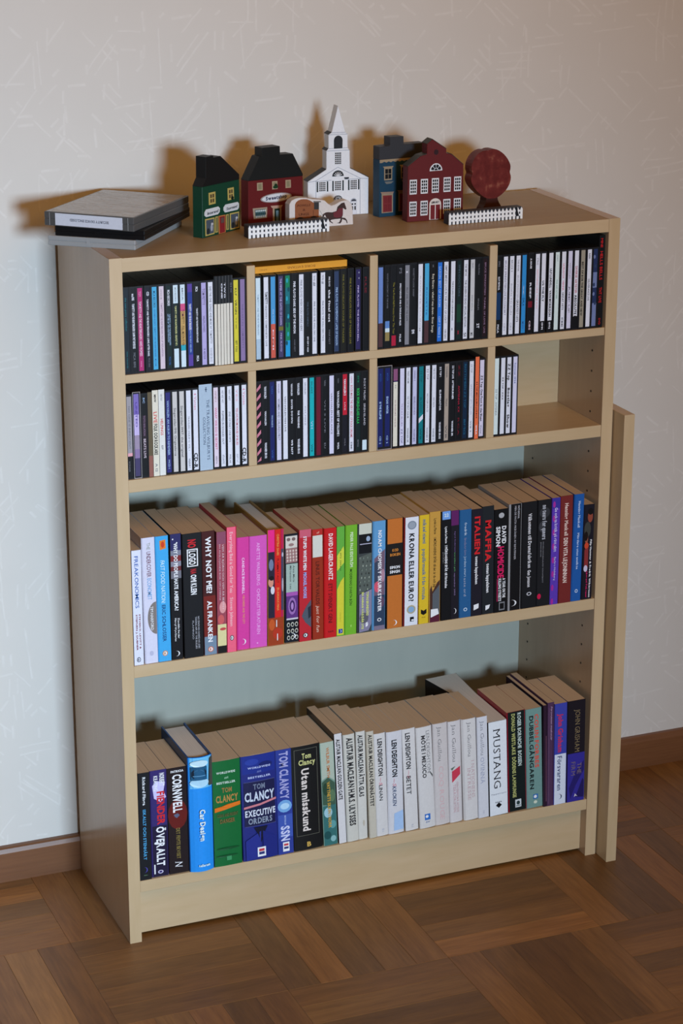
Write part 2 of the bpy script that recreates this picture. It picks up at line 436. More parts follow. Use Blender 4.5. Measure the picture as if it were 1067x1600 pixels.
# compartment insert for the discs: middle shelf, three dividers, its own back
cpart('insert_back', (0.0190, 0.7808, -0.1245, -0.1190, 0.7381, 1.0340), M_birch_x, 0)
cpart('insert_shelf', (0.0188, 0.7810, -0.2690, -0.1246, 0.8802, 0.8925), M_birch_x)
for x0 in (0.2020, 0.3915, 0.5840):
    cpart('divider', (x0, x0 + 0.0125, -0.2694, -0.1247, 0.8926, 1.0340), M_birch_z)
    cpart('divider', (x0, x0 + 0.0125, -0.2694, -0.1247, 0.7381, 0.8801), M_birch_z)

# a spare shelf stood on end beside the case
sp = tag(link('shelf_board', boxes('shelf_board', (0.0, 0.018, -0.13, 0.13, 0.0, 0.76), bev=0.0006), M_birch_z, None, (0.8022, -0.1735, 0.0)),
         'spare birch shelf board stood on end beside the bookcase, reaching forward past its side', 'shelf board')
link('edge_band', boxes('edge_band', (0.0, 0.018, -0.1306, -0.1299, 0.0, 0.76)), M_birch_z, sp)

CDS = {
 1: """241.9|j|ink|the tom petty collection;.1;.5;teal;.45;.4/mca records;.75;.95;teal;.5;.3|near-black disc spine with faint teal lettering
343.9|j|black|mca 1985;.06;.14;white/TOM PETTY AND THE HEARTBREAKERS  DAMN THE TORPEDOES;.18;.72;white/MCA 8190;.77;.95;grey|black disc spine with white lettering beside the magenta one
445.9|j|magenta|TOM;.04;.1;pink/TOM PETTY AND THE HEARTBREAKERS  HARD PROMISES;.16;.82;palepink;.5;.55/mca;.88;.95;pink;.5;.3|magenta disc spine with pale lettering
553.8|j|navyblack|CD;.05;.1;white;.6;.5/TOM PETTY AND THE HEARTBREAKERS  LONG AFTER DARK;.14;.83;white;.5;.4/MCA 5360;.85;.96;grey;.55;.3|navy black disc spine between magenta and sky blue spines
656.3|j|sky|MCA RECORDS;.05;.25;inkblue;.5;.5/SOUTHERN ACCENTS  TOM PETTY AND THE HEARTBREAKERS;.27;.85;midblue;.5;.35/MCA 5486;.87;.96;midblue;.5;.35|sky blue disc spine with dark blue lettering
759.1|j|palepinkgrey|mca;.04;.16;grey;.5;.3/TOM PETTY AND THE HEARTBREAKERS  PACK UP THE PLANTATION;.2;.85;mauve;.5;.4|pale pinkish grey disc spine with blurred mauve lettering
864.1|j|inkgreen|MCA RECORDS;.05;.24;white;.5;.5/TOM PETTY AND THE HEARTBREAKERS;.34;.72;paleblue;.65;.3/LET ME UP  IVE HAD ENOUGH;.34;.68;paleblue;.3;.3/MCAD 5836;.86;.96;midblue;.5;.4|green-black disc spine with two small text lines
966.2|j|0,.22,ice;.22,.77,inkgreen;.77,1,ice|MCA RECORDS;.03;.2;midgrey;.5;.35/TOM PETTY AND THE HEARTBREAKERS  GREATEST HITS;.25;.73;paleyellow;.5;.4|disc spine with ice blue ends and a dark green middle
1068.2|j|0,.23,ice;.23,.32,rosepink;.32,.73,sand;.73,.8,cyan;.8,1,ice|TOM;.3;.38;plum;.5;.6/PETTY - FULL MOON FEVER;.39;.74;brown;.5;.6/MCA;.04;.19;midgrey;.5;.3|pink, sand and cyan banded disc spine with ice blue ends
1177.9|j|0,.1,violet;.1,.86,royal;.86,1,violet|TOM PETTY AND THE HEARTBREAKERS;.24;.56;white;.5;.5/INTO THE GREAT WIDE OPEN;.57;.83;paleblue;.5;.35|royal blue disc spine with violet ends
1279.9|j|black|MCA;.04;.1;white/TOM PETTY AND THE HEARTBREAKERS PLAYBACK;.3;.72;white;.5;.35/MCA;.88;.95;white|black disc spine between royal blue and lavender spines
1381.9|j|lavender|TOM PETTY;.07;.27;violetgrey;.5;.6/WILDFLOWERS;.4;.6;violetgrey;.5;.45/9 45759;.8;.93;violetgrey;.5;.4|lavender disc spine with grey violet lettering
1483.9|j|white|SHES THE ONE  SONGS AND MUSIC BY TOM PETTY;.05;.75;grey;.5;.5/WARNER BROS;.8;.97;lightgrey;.5;.5|white disc spine between lavender spine and slim black singles
1558.1|s|0,.31,black;.31,1,paper||slim black and white disc single, first of the slim set
1604.6|s|0,.31,black;.31,1,paper||slim black and white disc single, second of the slim set
1651.1|s|0,.31,black;.31,1,paper|ONE;.08;.25;white;.5;.5|slim black and white disc single, third of the slim set
1697.6|s|0,.31,black;.31,1,paper|TWO;.08;.25;white;.5;.5|slim black and white disc single, fourth of the slim set
1744.1|s|0,.31,black;.31,1,paper||slim black and white disc single, fifth of the slim set
1790.6|s|0,.31,black;.31,1,paper|SIX;.08;.2;grey;.5;.5|slim black and white disc single, last of the slim set
1864.9|j|yellow|KLF . VIRGIN;.1;.42;ink;.5;.45/THE;.45;.6;olive;.5;.2/SET YOU;.74;.88;inkgreen;.5;.45|bright yellow disc spine with dark lettering
1966.9|j|lilac|THE LAST DJ  TOM PETTY;.3;.85;violetgrey;.5;.3|lilac disc spine at the divider end of its compartment""",
 2: """2199.6|j|0,.75,ice;.75,1,palebluegrey|TOM PETTY AND THE HEARTBREAKERS;.2;.7;bluegrey;.5;.35|pale ice blue disc spine against the divider
2324.2|j|white|TOM PETTY;.18;.33;black;.55;.55/HIGHWAY COMPANION  LIVE;.34;.85;grey;.5;.4|white disc spine with bold black name at its top
2427.0|j|0,.58,skyfade;.58,1,coral|PINK FLOYD;.4;.58;paleblue;.5;.3/EMI;.65;.9;palepink;.5;.25|disc spine sky blue above and coral red below
2546.2|j|0,.62,duskviolet;.62,.67,olive;.67,1,duskviolet|THE PIPER AT THE GATES OF DAWN;.03;.6;palelilac;.5;.45/PINK FLOYD;.7;.93;palelilac;.5;.3|dusky violet disc spine with a small olive band
2649.6|j|0,.15,emerald;.15,.35,teal;.35,.58,deepteal;.58,.8,emerald;.8,1,cyanblue|SAUCERFUL;.35;.5;teal;.5;.3|mottled emerald and teal disc spine
2755.2|j|black|PINK FLOYD DARK SIDE OF THE MOON;.08;.72;white;.5;.5/HARVEST;.8;.95;grey;.5;.3|black disc spine with white capitals beside the emerald one
2861.1|j|white|PINK FLOYD WISH YOU WERE HERE;.07;.7;grey;.5;.45|white disc spine between two black spines
2963.1|j|black|PINK FLOYD ANIMALS;.35;.65;slate;.5;.4/EMI CDP 7 46128;.78;.97;white;.5;.3|black disc spine with small white lettering near its foot
3065.4|j|white|THE WALL;.03;.1;grey;.5;.4/#;.11;.16;grey;.5;.6/PINK FLOYD THE WALL DISC ONE;.35;.85;grey;.5;.35|white disc spine with small grey stamp, first of two
3196.1|j|white|THE WALL;.03;.1;grey;.5;.4/#;.11;.14;grey;.5;.6/PINK FLOYD THE WALL DISC TWO;.35;.85;grey;.5;.35|white disc spine with small grey stamp, second of two
3298.1|j|black|PINK FLOYD;.06;.18;white;.5;.35/the final cut;.22;.62;white;.5;.45/HARVEST;.72;.9;grey;.5;.35|black disc spine with white lower case lettering
3408.9|j|slateblue|PINK FLOYD A MOMENTARY LAPSE OF REASON;.2;.92;paleblue;.55;.5|slate blue disc spine with pale capitals
3514.4|j|oliveblack|PINK FLOYD DELICATE SOUND OF THUNDER;.05;.9;olive;.5;.4|olive black disc spine with olive capitals
3628.4|j|black|PINK FLOYD DELICATE SOUND OF THUNDER LIVE;.1;.92;darkyellow;.5;.4|black disc spine with mustard capitals
3749.0|j|indigo|*;.03;.05;white/*;.1;.12;white/PINK FLOYD  THE DIVISION BELL;.2;.9;palelilac;.5;.35|indigo disc spine with two white dots at its top
3863.3|j|black|PULSE;.1;.3;darkred;.5;.5|plain black disc spine with faint dark red lettering""",
 3: """4104.1|j|0,.7,periwinkle;.7,1,plumbrown||periwinkle blue disc spine with plum brown foot
4211.1|j|0,.68,black;.68,.77,midsky;.77,.82,ice;.82,.93,khaki;.93,1,black|GOOFYS CONCERT AT THE RIVER;.08;.52;grey;.5;.3|black disc spine with a small sky and sand picture
4316.3|j|0,.87,black;.87,1,crimson|The Yes From Hell Freezes Over The Year;.2;.85;darkyellow;.5;.45|black disc spine with yellow green lettering and crimson foot
4419.6|j|black|PS;.03;.1;grey;.5;.6/SMILE FOREVER AND A THOUSAND MILES;.22;.75;white;.5;.35/POLAR;.86;.96;white;.5;.4|black disc spine with thin white lettering beside the grey one
4525.3|j|midgrey|BILLY JOEL LIVE AT THE GATE;.28;.7;darkgrey;.5;.4/x;.07;.1;white;.5;.6|mid grey disc spine
4629.1|j|black|ROXETTE LOOK SHARP;.05;.4;grey;.5;.35/EMI;.82;.87;white;.5;.6|black disc spine between the grey and white spines
4735.3|j|white|ROXETTE TOURISM;.15;.85;palegrey;.5;.3|white disc spine with almost no lettering beside sky blue one
4839.6|j|0,.72,sky;.72,1,plumbrown|ROXETTE;.3;.65;midblue;.5;.3|sky blue disc spine with plum brown foot
4944.2|j|black|x;.02;.06;grey;.5;.4/Roy Rivers - when I was down - River Songs;.14;.88;cream;.5;.5|black disc spine with cream lettering beside the bright blue one
5048.5|j|brightblue|SAXON  BEST OF SAXON;.05;.56;paleblue;.5;.55/CDP 7 96065 2;.68;.95;paleblue;.5;.5|bright blue disc spine with pale blue capitals
5150.5|j|white|SIMPLE MINDS LIVE IN THE CITY OF LIGHT;.04;.78;grey;.5;.45/VIRGIN;.85;.97;grey;.5;.4|white disc spine beside bright blue one
5259.5|j|white|THE ROLLING STONES A BIGGER BANG;.25;.75;darkgrey;.5;.35/x;.84;.88;darkgrey;.5;.4|white disc spine with dark lettering in its middle
5365.1|j|0,.55,inkgreen;.55,.78,bottlegreen;.78,1,inkgreen|SPIN DOCTORS;.05;.45;slate;.5;.4/x;.88;.94;crimson;.5;.5|bottle green disc spine
5473.2|j|white|THE SMITHS;.05;.2;darkgrey;.5;.4/THE QUEEN IS DEAD SPECIAL EDITION;.25;.85;darkgrey;.5;.45/S1;.92;.97;darkgrey;.5;.6|white disc spine with two grey titles beside bottle green one
5581.5|j|paleash|SNOW PATROL;.45;.65;grey;.5;.3/X;.03;.12;grey;.5;.3/MX;.93;.97;darkgrey;.5;.6|pale ash disc spine with little lettering
5685.7|j|black|THE SPECIALS;.06;.2;grey;.5;.3/SINGLES;.5;.65;grey;.5;.3/2T;.82;.88;white;.5;.6|black disc spine with small grey lettering after pale ash one
5788.2|j|maroonblack|BRUCE SPRINGSTEEN  TUNNEL OF LOVE  LIVE;.05;.95;mauve;.5;.35|maroon black disc spine at the compartment end""",
 4: """6016.8|j|0,.45,black;.45,.8,deepblue;.8,1,black|SPIKE;.05;.12;grey;.5;.4/RUT PETROL;.25;.42;white;.5;.4/MCA;.86;.97;white;.5;.4|black disc spine with deep blue lower half
6124.0|j|white|BRUCE SPRINGSTEEN LIVE IN CONCERT;.05;.75;violetgrey;.5;.4/CBS;.85;.95;lightgrey;.5;.4|white disc spine, first of three together
6227.2|j|white|BRUCE S;.05;.2;grey;.5;.4/BORN TO RUN;.35;.75;lightgrey;.5;.35/CBS;.85;.95;lightgrey;.5;.4|white disc spine, second of three together
6332.6|j|white|THE RIVER;.05;.2;grey;.5;.4/BRUCE SPRINGSTEEN;.25;.55;lightgrey;.5;.4/GREATEST HITS;.56;.85;darkgrey;.5;.5|white disc spine, third of three together
6434.6|j|azure|x;.38;.52;paleblue;.5;.4/DALA;.55;.65;inkblue;.5;.5/MNW;.85;.95;midblue;.5;.4|azure blue disc spine
6544.9|j|0,.6,black;.6,.68,darkred;.68,1,black|A HOUSE;.05;.18;white;.5;.4/REEF;.36;.56;white;.5;.4/CBS;.85;.97;palepink;.5;.4|black disc spine with dark red lettering band
6654.8|j|white|STING;.05;.14;grey;.5;.4/NOTHING LIKE THE SUN;.2;.7;palerose;.5;.35|white disc spine with faint rose lettering
6756.8|j|0,.87,white;.87,1,black|U2 THE FLY;.35;.62;black;.5;.45/1991;.89;.98;white;.5;.4|white disc spine with black foot beside dark gap
6876.1|j|0,.87,white;.87,1,black|ULF LUNDELL;.2;.45;black;.5;.5/VAN MORRISON;.48;.82;black;.5;.5/1992;.89;.98;white;.5;.4|white disc spine with black foot and bold black lettering
6987.8|j|mintwhite|U2 BOY;.03;.12;grey;.5;.3/WAR AND OCTOBER;.35;.6;palegreen;.5;.35|mint white disc spine
7095.3|j|white|ULTRAVOX  VIENNA;.15;.5;rosepink;.5;.4/GREAT HITS;.52;.75;darkgrey;.5;.45/EMI;.85;.97;grey;.5;.4|white disc spine with half pink half grey title
7205.3|j|palelavender|VAN HALEN;.15;.35;grey;.5;.3/JUMP UP;.45;.8;grey;.5;.35|pale lavender white disc spine
7313.3|j|0,.85,white;.85,1,black|DIVERSE ARTISTER;.2;.55;crimson;.5;.55/ABSOLUTE 1;.57;.85;black;.5;.55|white disc spine with crimson lettering and black foot
7417.1|j|stone|BEST OF BOB THE GREAT AND NEW;.15;.85;black;.45;.45|stone grey disc spine with black lettering
7527.9|j|white|RADIO;.05;.12;black;.5;.4/DELIVERANCE LIVE;.38;.66;darkgrey;.5;.45|white disc spine beside stone grey one
7631.8|j|0,.3,stormblue;.3,.5,steelblue;.5,.7,stormblue;.7,1,steelblue||stormy blue pictured disc spine
7732.5|t|black|MINE;.03;.13;red;.4;.5/HELLS BELLS;.17;.48;red;.4;.6/TNT LIVE;.56;.73;red;.4;.6/DVD;.9;.97;red;.4;.4|tall black disc case with red capitals beside the side panel""",
 5: """241.7|j|0,.7,ashgrey;.7,.74,palerose;.74,1,black|NO ONE IS INNOCENT;.12;.65;grey;.5;.4/SONGS;.8;.93;grey;.3;.3|ash grey disc spine with black foot
351.0|c|0,.25,periviolet;.25,.5,palelilac;.5,.67,mauvegrey;.67,.78,lilac;.78,1,duskviolet|UNITED;.1;.4;violet;.5;.4|violet compact disc case inside clear slipcase
460.2|j|0,.25,black;.25,.75,plumblack;.75,1,black|SC;.03;.1;paleblue;.5;.4/TOTO ISOLATION;.25;.5;mauve;.5;.4/BEATS LIVE;.54;.78;palepinkgrey;.5;.5|plum black disc spine
545.0|n|0,.75,khakibrown;.75,1,rosebrown||narrow khaki brown card sleeve
626.5|k|cream|MNW;.05;.14;black;.5;.35/LIVE;.25;.38;red;.5;.6/FOLK OCH ROCKARE;.39;.75;black;.5;.6/A 12;.85;.95;grey;.5;.4|cream compact disc sleeve with red and black capitals
722.0|k|paperwhite|VERTIGO;.05;.13;grey;.5;.3/HELPINGS;.34;.53;red;.5;.45/EP;.65;.7;grey;.5;.3|paper white compact disc sleeve with small red lettering
820.7|j|darkroyal|VAN HALEN  AN ALBUM TO REMEMBER;.1;.78;paleblue;.5;.45/MCD 1;.84;.95;paleblue;.5;.4|dark royal blue disc spine
922.7|j|ashwhite|Singersidan 1991: Originalerna;.2;.8;darkgrey;.5;.5|ash white disc spine with grey script, first of two
1024.7|j|ashwhite|Singersidan 1997: the original;.18;.82;darkgrey;.5;.5|ash white disc spine with grey script, second of two
1126.7|j|white|TRAVELING WILBURYS  VOL. 1;.32;.75;grey;.5;.35/WILBURY;.85;.97;darkgrey;.5;.4|white disc spine between ash white and recordable ones
1228.7|j|white|4 Vatten;.04;.25;rosepink;.5;.55/CD-R;.79;.98;black;.45;.8|white recordable disc spine with big black letters beside thick blue box
1382.0|b|slatepale|THE TRAVELING WILBURYS;.18;.88;inkblue;.68;.22/COLLECTION;.38;.7;inkblue;.38;.2/*;.03;.09;inkblue;.5;.25|thick pale slate blue disc box with serif lettering
1540.3|j|palepinkwhite|WHITNEY H;.04;.18;rosegrey;.5;.4/WHAT WE DO IS SECRET;.25;.78;rosepink;.5;.45/ARISTA;.86;.96;grey;.5;.35|pinkish white disc spine with rose lettering
1642.3|j|white|WET WET WET;.04;.2;grey;.5;.4/POPPED IN SOULED OUT;.3;.72;darkgrey;.5;.4/ATLANTIC;.85;.97;grey;.5;.4|white disc spine with dark grey title after pinkish one
1746.4|j|white|WET WET;.04;.18;grey;.5;.4/END OF PART ONE HITS;.32;.7;grey;.5;.4/POLAR;.86;.97;grey;.5;.4|white disc spine with light grey title before the red one
1857.5|j|white|YES;.04;.2;palerose;.5;.4/YES LIVE FROM HOUSE OF BLUES;.28;.75;rosered;.5;.45/SPV;.86;.97;lightgrey;.5;.35|white disc spine with rose red lettering
1968.2|j|white|4 Vatten;.04;.25;rosepink;.5;.55/CD-R;.79;.98;black;.45;.8|white recordable disc spine with big black letters beside the divider""",
 6: """2196.8|z|pinkblack||pink and black striped disc spine
2298.7|j|black|VAN HALEN;.05;.2;white;.5;.5/VAN HALEN;.36;.54;white;.5;.4/WARNER BROS;.76;.96;white;.5;.5|black disc spine beside the pink striped one
2400.7|j|navyblue|VAN;.05;.15;midblue;.5;.3/VAN HALEN II;.42;.57;paleblue;.5;.35/WB;.86;.97;midblue;.5;.3|navy blue disc spine with pale blue title
2502.7|j|palelavender|VAN HALEN;.03;.15;violetgrey;.5;.3/WOMEN AND CHILDREN FIRST;.22;.75;grey;.5;.5|pale lavender disc spine with grey capitals
2604.7|j|white|VAN HALEN 1984 LIVE;.2;.65;darkgrey;.5;.35|white disc spine with dark title after lavender one
2706.7|j|black|VAN HALEN;.05;.2;white;.5;.4/DIVER DOWN;.25;.55;white;.5;.35/WB 3677;.76;.95;white;.5;.4|black disc spine, first of two after the white one
2812.8|j|black|VAN HALEN;.05;.2;white;.5;.5/FAIR WARNING;.4;.62;white;.5;.45/WARNER BROS;.76;.95;white;.5;.5|black disc spine, second of two after the white one
2919.2|j|white|VAN HALEN;.05;.2;grey;.5;.35/OU812;.35;.6;lightgrey;.5;.3|white disc spine beside turquoise one
3021.2|j|turquoise|BALANCE;.05;.2;deepteal;.5;.4/VH;.55;.65;paleblue;.5;.5/WB;.85;.95;deepteal;.5;.4|turquoise disc spine
3125.0|j|burgundy|WHITE LION  PRIDE AND GLORY;.1;.95;darkred;.5;.4|burgundy disc spine
3227.0|j|black|VAN;.05;.12;grey;.5;.4/VH 3 LIVE;.3;.72;grey;.5;.3/EU;.85;.92;grey;.5;.4|black disc spine beside burgundy one
3332.8|j|whitelav|VAN HALEN BALANCE;.22;.75;grey;.5;.4|lavender white disc spine with grey capitals
3434.8|j|black|VAN;.04;.1;grey;.5;.35/VAN HALEN - BEST OF VOLUME I;.2;.78;white;.5;.5/WEA;.86;.95;white;.5;.4|black disc spine with white serif lettering
3544.3|j|0,.52,scarlet;.52,1,inkblack|VAN HALEN 3;.06;.27;white;.5;.5/LIVE;.36;.46;palepink;.5;.25/WEA;.82;.92;grey;.5;.3|disc spine scarlet above and black below
3649.5|j|white|VAN;.03;.12;rosepink;.5;.3/ROCK MASS THE VERY BEST OF ROCK DREAMS;.15;.82;rosered;.5;.5/EMI;.88;.97;grey;.5;.35|white disc spine with rose red capitals
3755.8|j|inkgreen|EMI;.04;.12;emerald;.5;.3/ROCK WORLD-CLASS A.A.A;.2;.65;lime;.5;.6/BMG;.86;.95;grey;.5;.35|green black disc spine with bright green capitals
3857.8|j|0,.87,black;.87,1,ice|ROXY MUSIC   SIREN ISLAND;.08;.68;palegrey;.5;.45|black disc spine with white label at its foot""",
 7: """4174.8|d|navyblue|A;.1;.2;midblue;.5;.3|pair of navy blue compact discs in one grey edged slipcase
4351.9|j|0,.15,mauveplum;.15,.165,indigo;.165,1,cream|ZZ;.2;.25;grey;.5;.3/RIO GRANDE MUD AND BLUES;.4;.75;rosegrey;.5;.3|cream disc spine with mauve top
4457.2|j|whitelav|TEXAS BLUES;.45;.75;lilac;.5;.3/ZZ TOP;.78;.97;violetgrey;.5;.4|lavender white disc spine with faint lilac lettering
4559.2|j|white|TRES HOM;.04;.2;grey;.5;.4/ZZ TOP FIRST ALBUM;.37;.65;grey;.5;.35/WARNER BR;.78;.97;grey;.5;.4|white disc spine between two lavender white ones
4661.2|j|whitelav2|WARREN Z;.04;.18;violetgrey;.5;.35/DEGUELLO LIVE NOW;.38;.62;violetgrey;.5;.4/WARNER;.8;.97;violetgrey;.5;.4|lavender white disc spine beside teal one
4766.6|j|tealflat|ZZ TOP;.05;.2;deepteal;.5;.45/EL LOCO;.4;.6;deepteal;.5;.4/WB;.8;.95;deepteal;.5;.4|teal disc spine with slanting white stripe
4872.5|j|white|ZZ TOP;.04;.18;grey;.5;.45/RECYCLER LIVE CD;.36;.6;grey;.5;.35/WARNER B;.8;.97;grey;.5;.4|white disc spine, first of two after the teal one
4976.5|j|white|THE ZZ TOP;.04;.18;grey;.5;.45/SIX PACK;.42;.55;grey;.5;.3/WARNER B;.82;.97;grey;.5;.4|white disc spine, second of two after the teal one
5082.4|j|black|ZZ TOP 1;.03;.16;white;.5;.4/ELIMINATOR;.33;.6;white;.5;.4/WARNER BROS;.75;.97;white;.5;.45|black disc spine after two white ones
5184.4|j|greige|THUNDER;.03;.18;darkgrey;.5;.35/TEJAS;.45;.55;darkgrey;.5;.3/WB;.8;.97;darkgrey;.5;.35|greige disc spine
5286.4|j|black|ZZ TOP LIVE;.03;.2;white;.5;.4/AFTERBURNER;.22;.47;white;.5;.4/WARNER BR;.75;.95;white;.5;.4|black disc spine after the greige one
5388.4|j|black|ZZ;.03;.18;darkred;.5;.4/ANTENNA XX;.3;.65;crimson;.5;.4/RCA;.72;.95;darkred;.5;.4|black disc spine with dark red lettering
5490.4|j|navyteal|RHYTHMEEN ZZ TOP;.03;.6;tealblue;.5;.45/BMG;.75;.95;tealblue;.5;.4|navy disc spine with teal lettering
5594.9|j|white|ZZ TOP;.04;.15;grey;.5;.35/GREATEST HITS ON CD;.3;.7;lightgrey;.5;.35/WB 2;.78;.93;grey;.5;.35|white disc spine beside the orange one
5683.0|o|orange|ZZ TOP MESCALERO LIVE BOX;.3;.75;black;.5;.35/WEA;.83;.95;white;.5;.35|orange card disc sleeve, taller than its neighbours
5771.3|j|palelilacwhite|ZZ Top: One Foot in the Blues;.2;.8;black;.5;.5/Warner;.85;.97;grey;.5;.4|pale lilac white disc spine with black serif lettering""",
 8: """6016.8|j|mintwhite|ZZ TOP - ANTENNA;.4;.75;grey;.5;.4|mint white disc spine, first in the half empty compartment
6118.7|j|white|ZZ TOP - XXX;.25;.55;black;.5;.3|white disc spine, second in the half empty compartment
6220.7|j|white|ZZ Top;.08;.3;black;.5;.6/Bootleg;.4;.65;black;.5;.55/Show;.75;.93;black;.5;.6|white disc spine with black handwriting
6322.7|j|whitelav|Summer 1994;.08;.35;midblue;.5;.4|lavender white disc spine facing the empty space""",
}

# ================================================================== COMPACT DISCS
TH = dict(j=.01005, s=.0045, n=.0066, k=.0094, b=.0203, z=.01005, c=.0115, d=.0235, o=.0068, t=.0098)
HT = dict(j=.125, s=.1300, n=.126, k=.128, b=.129, z=.125, c=.1275, d=.1285, o=.1285, t=.1425)
ZC = {1: .8926, 2: .8926, 3: .8926, 4: .8926, 5: .7381, 6: .7381, 7: .7381, 8: .7381}
WHERE = {1: 'upper row first compartment', 2: 'upper row second compartment', 3: 'upper row third compartment', 4: 'upper row fourth compartment',
         5: 'lower row first compartment', 6: 'lower row second compartment', 7: 'lower row third compartment', 8: 'lower row fourth compartment'}
DEPTH = 0.1405
def jewel_mesh():
    t, h = TH['j'], 0.125
    r = 0.0014
    return boxes('compact_disc_case', (0, t, 0.0011, DEPTH, 0, h), (0, r, 0, 0.0011, 0, h), (t - r, t, 0, 0.0011, 0, h), (r, t - r, 0.0002, 0.0011, 0, 0.0026), (r, t - r, 0.0002, 0.0011, h - 0.0026, h))
jewel = jewel_mesh(); jewel.materials.append(M_tray)
M_clear = pbr('grey_slipcase_edge', (0.42, 0.40, 0.42), 0.3)
n_disc = 0
for cub in range(1, 9):
    rows = CDS[cub].split('\n')
    for line in rows:
        X, kind, seg, tx, desc = line.split('|')
        X = float(X) * 1e-4; t, h = TH[kind], HT[kind]
        yy = -0.2662 + random.uniform(-0.0004, 0.0008)
        if kind in 'jz':
            root = link('compact_disc_case', jewel, None, None, (X - t / 2, yy, ZC[cub]))
            face = Face(t - 0.0032, h - 0.0060, 0.0009, 0, root, 0.0016, 0.0030)
        elif kind == 'd':
            root = link('compact_disc_slipcase', boxes('slipcase', (0, t, 0.002, DEPTH, 0, h)), M_tray, None, (X - t / 2, yy, ZC[cub]))
            e = 0.0006
            link('slipcase_edge', boxes('slipcase_edge', (0, e, 0, 0.002, 0, h), (t - e, t, 0, 0.002, 0, h), (e, t - e, 0, 0.002, 0, e), (e, t - e, 0, 0.002, h - e, h)), M_clear, root)
            for x0, a, b in ((0.0018, 'III THE ELLIPSE', 0.42), (0.0130, 'EDGAR WINTER', 0.36)):
                f2 = Face(0.0078, 0.1205, 0.0018, 0, root, x0, 0.004)
                f2.rect(0, 1, 0, 1, 'navyblue', 'spine_label'); f2.text(a, .5, b, b + .22, .4, 'paleblue', 'b'); f2.text('ATCO', .5, .06, .16, .3, 'midblue'); f2.text('CD 2', .5, .86, .96, .35, 'paleblue')
            face = None
        elif kind == 'c':
            root = link('compact_disc_case', boxes('compact_disc_case', (0, t, 0.0015, DEPTH, 0, h)), M_tray, None, (X - t / 2, yy, ZC[cub]))
            e = 0.0006
            link('slipcase_edge', boxes('slipcase_edge', (0, e, 0, 0.0015, 0, h), (t - e, t, 0, 0.0015, 0, h), (e, t - e, 0, 0.0015, 0, e), (e, t - e, 0, 0.0015, h - e, h)), M_clear, root)
            face = Face(t - 0.004, h - 0.006, 0.0013, 0, root, 0.002, 0.003)
        else:
            nm = {'s': 'compact_disc_single', 'n': 'card_sleeve', 'k': 'card_sleeve', 'b': 'disc_box', 'o': 'card_sleeve', 't': 'disc_case'}[kind]
            edge = M_tray
            root = link(nm, boxes(nm, (0, t, 0, DEPTH, 0, h), bev=0.0004), edge, None, (X - t / 2, yy, ZC[cub]))
            i = 0.0003 if kind != 't' else 0.001
            face = Face(t - 2 * i, h - 0.0008, 0.0, 0, root, i, 0.0004)
        n = len(rows)
        tag(root, desc + ', ' + WHERE[cub], 'compact disc', 'compact discs in the ' + WHERE[cub])
        n_disc += 1
        if face is None: continue
        if ',' in seg:
            for q in seg.split(';'):
                a, b, c = q.split(','); face.rect(0, 1, float(a), float(b), c, 'spine_label')
        else:
            face.rect(0, 1, 0, 1, seg, 'spine_label')
        if kind == 'z':      # slanting pink bars
            for k in range(9):
                v = k * 0.115
                face.poly([(0, v + 0.075), (0, min(v + 0.115, 1)), (0.9, min(v + 0.06, 1)), (0.9, v + 0.012)][::-1], (196, 120, 140), 'label_stripe')
        if seg == 'tealflat':
            face.poly([(0, .675), (0, .735), (1, .68), (1, .62)][::-1], 'white', 'label_stripe')
        if kind == 's':
            face.rect(0.86, 1, 0.0, 0.31, (90, 90, 92), 'label_stripe')
        if seg.startswith('0,.3,stormblue'):
            for k in range(7): face.ell(random.uniform(.2, .8), .1 + .12 * k, .25, .025, 'slateblue' if k % 2 else 'steelblue', 'label_picture')
        if seg.startswith('0,.15,emerald'):
            for k in range(8): face.ell(random.uniform(.2, .8), .06 + .11 * k, .22, .03, 'deepteal' if k % 2 else 'cyan', 'label_picture')
        for q in (tx.split('/') if tx else []):
            a = q.split(';')
            s_, v0, v1, c = a[0], float(a[1]), float(a[2]), a[3]
            uc = float(a[4]) if len(a) > 4 else 0.5; hf = float(a[5]) if len(a) > 5 else 0.5
            fl = 's' if s_ in ('THE TRAVELING WILBURYS', 'COLLECTION', 'VAN HALEN - BEST OF VOLUME I', 'ZZ Top: One Foot in the Blues', '4 Vatten') else ''
            if c in ('white', 'black') or s_ == 'CD-R': fl += 'b'
            face.text(s_, uc, v0, v1, hf, c, fl)
# a card sleeve lying flat on the second compartment's discs
root = tag(link('card_sleeve', boxes('card_sleeve', (0, 0.1425, 0, 0.125, 0, 0.0098), bev=0.0005), ink((222, 150, 44)), None, (0.2200, -0.2530, 1.0178)),
           'amber card disc sleeve lying flat on top of the discs, upper row second compartment', 'compact disc', 'compact discs in the upper row second compartment')
f = Face(0.1425, 0.0098, 0, 0, root)
f.rect(0.004, 0.996, 0.03, 0.97, (226, 156, 46), 'spine_label'); f.htext('BORIS EVITANS', 0.35, 0.65, 0.5, 0.36, (150, 92, 26), 'r'); f.htext('EPIC', 0.05, 0.13, 0.5, 0.2, (176, 116, 36), 'r')

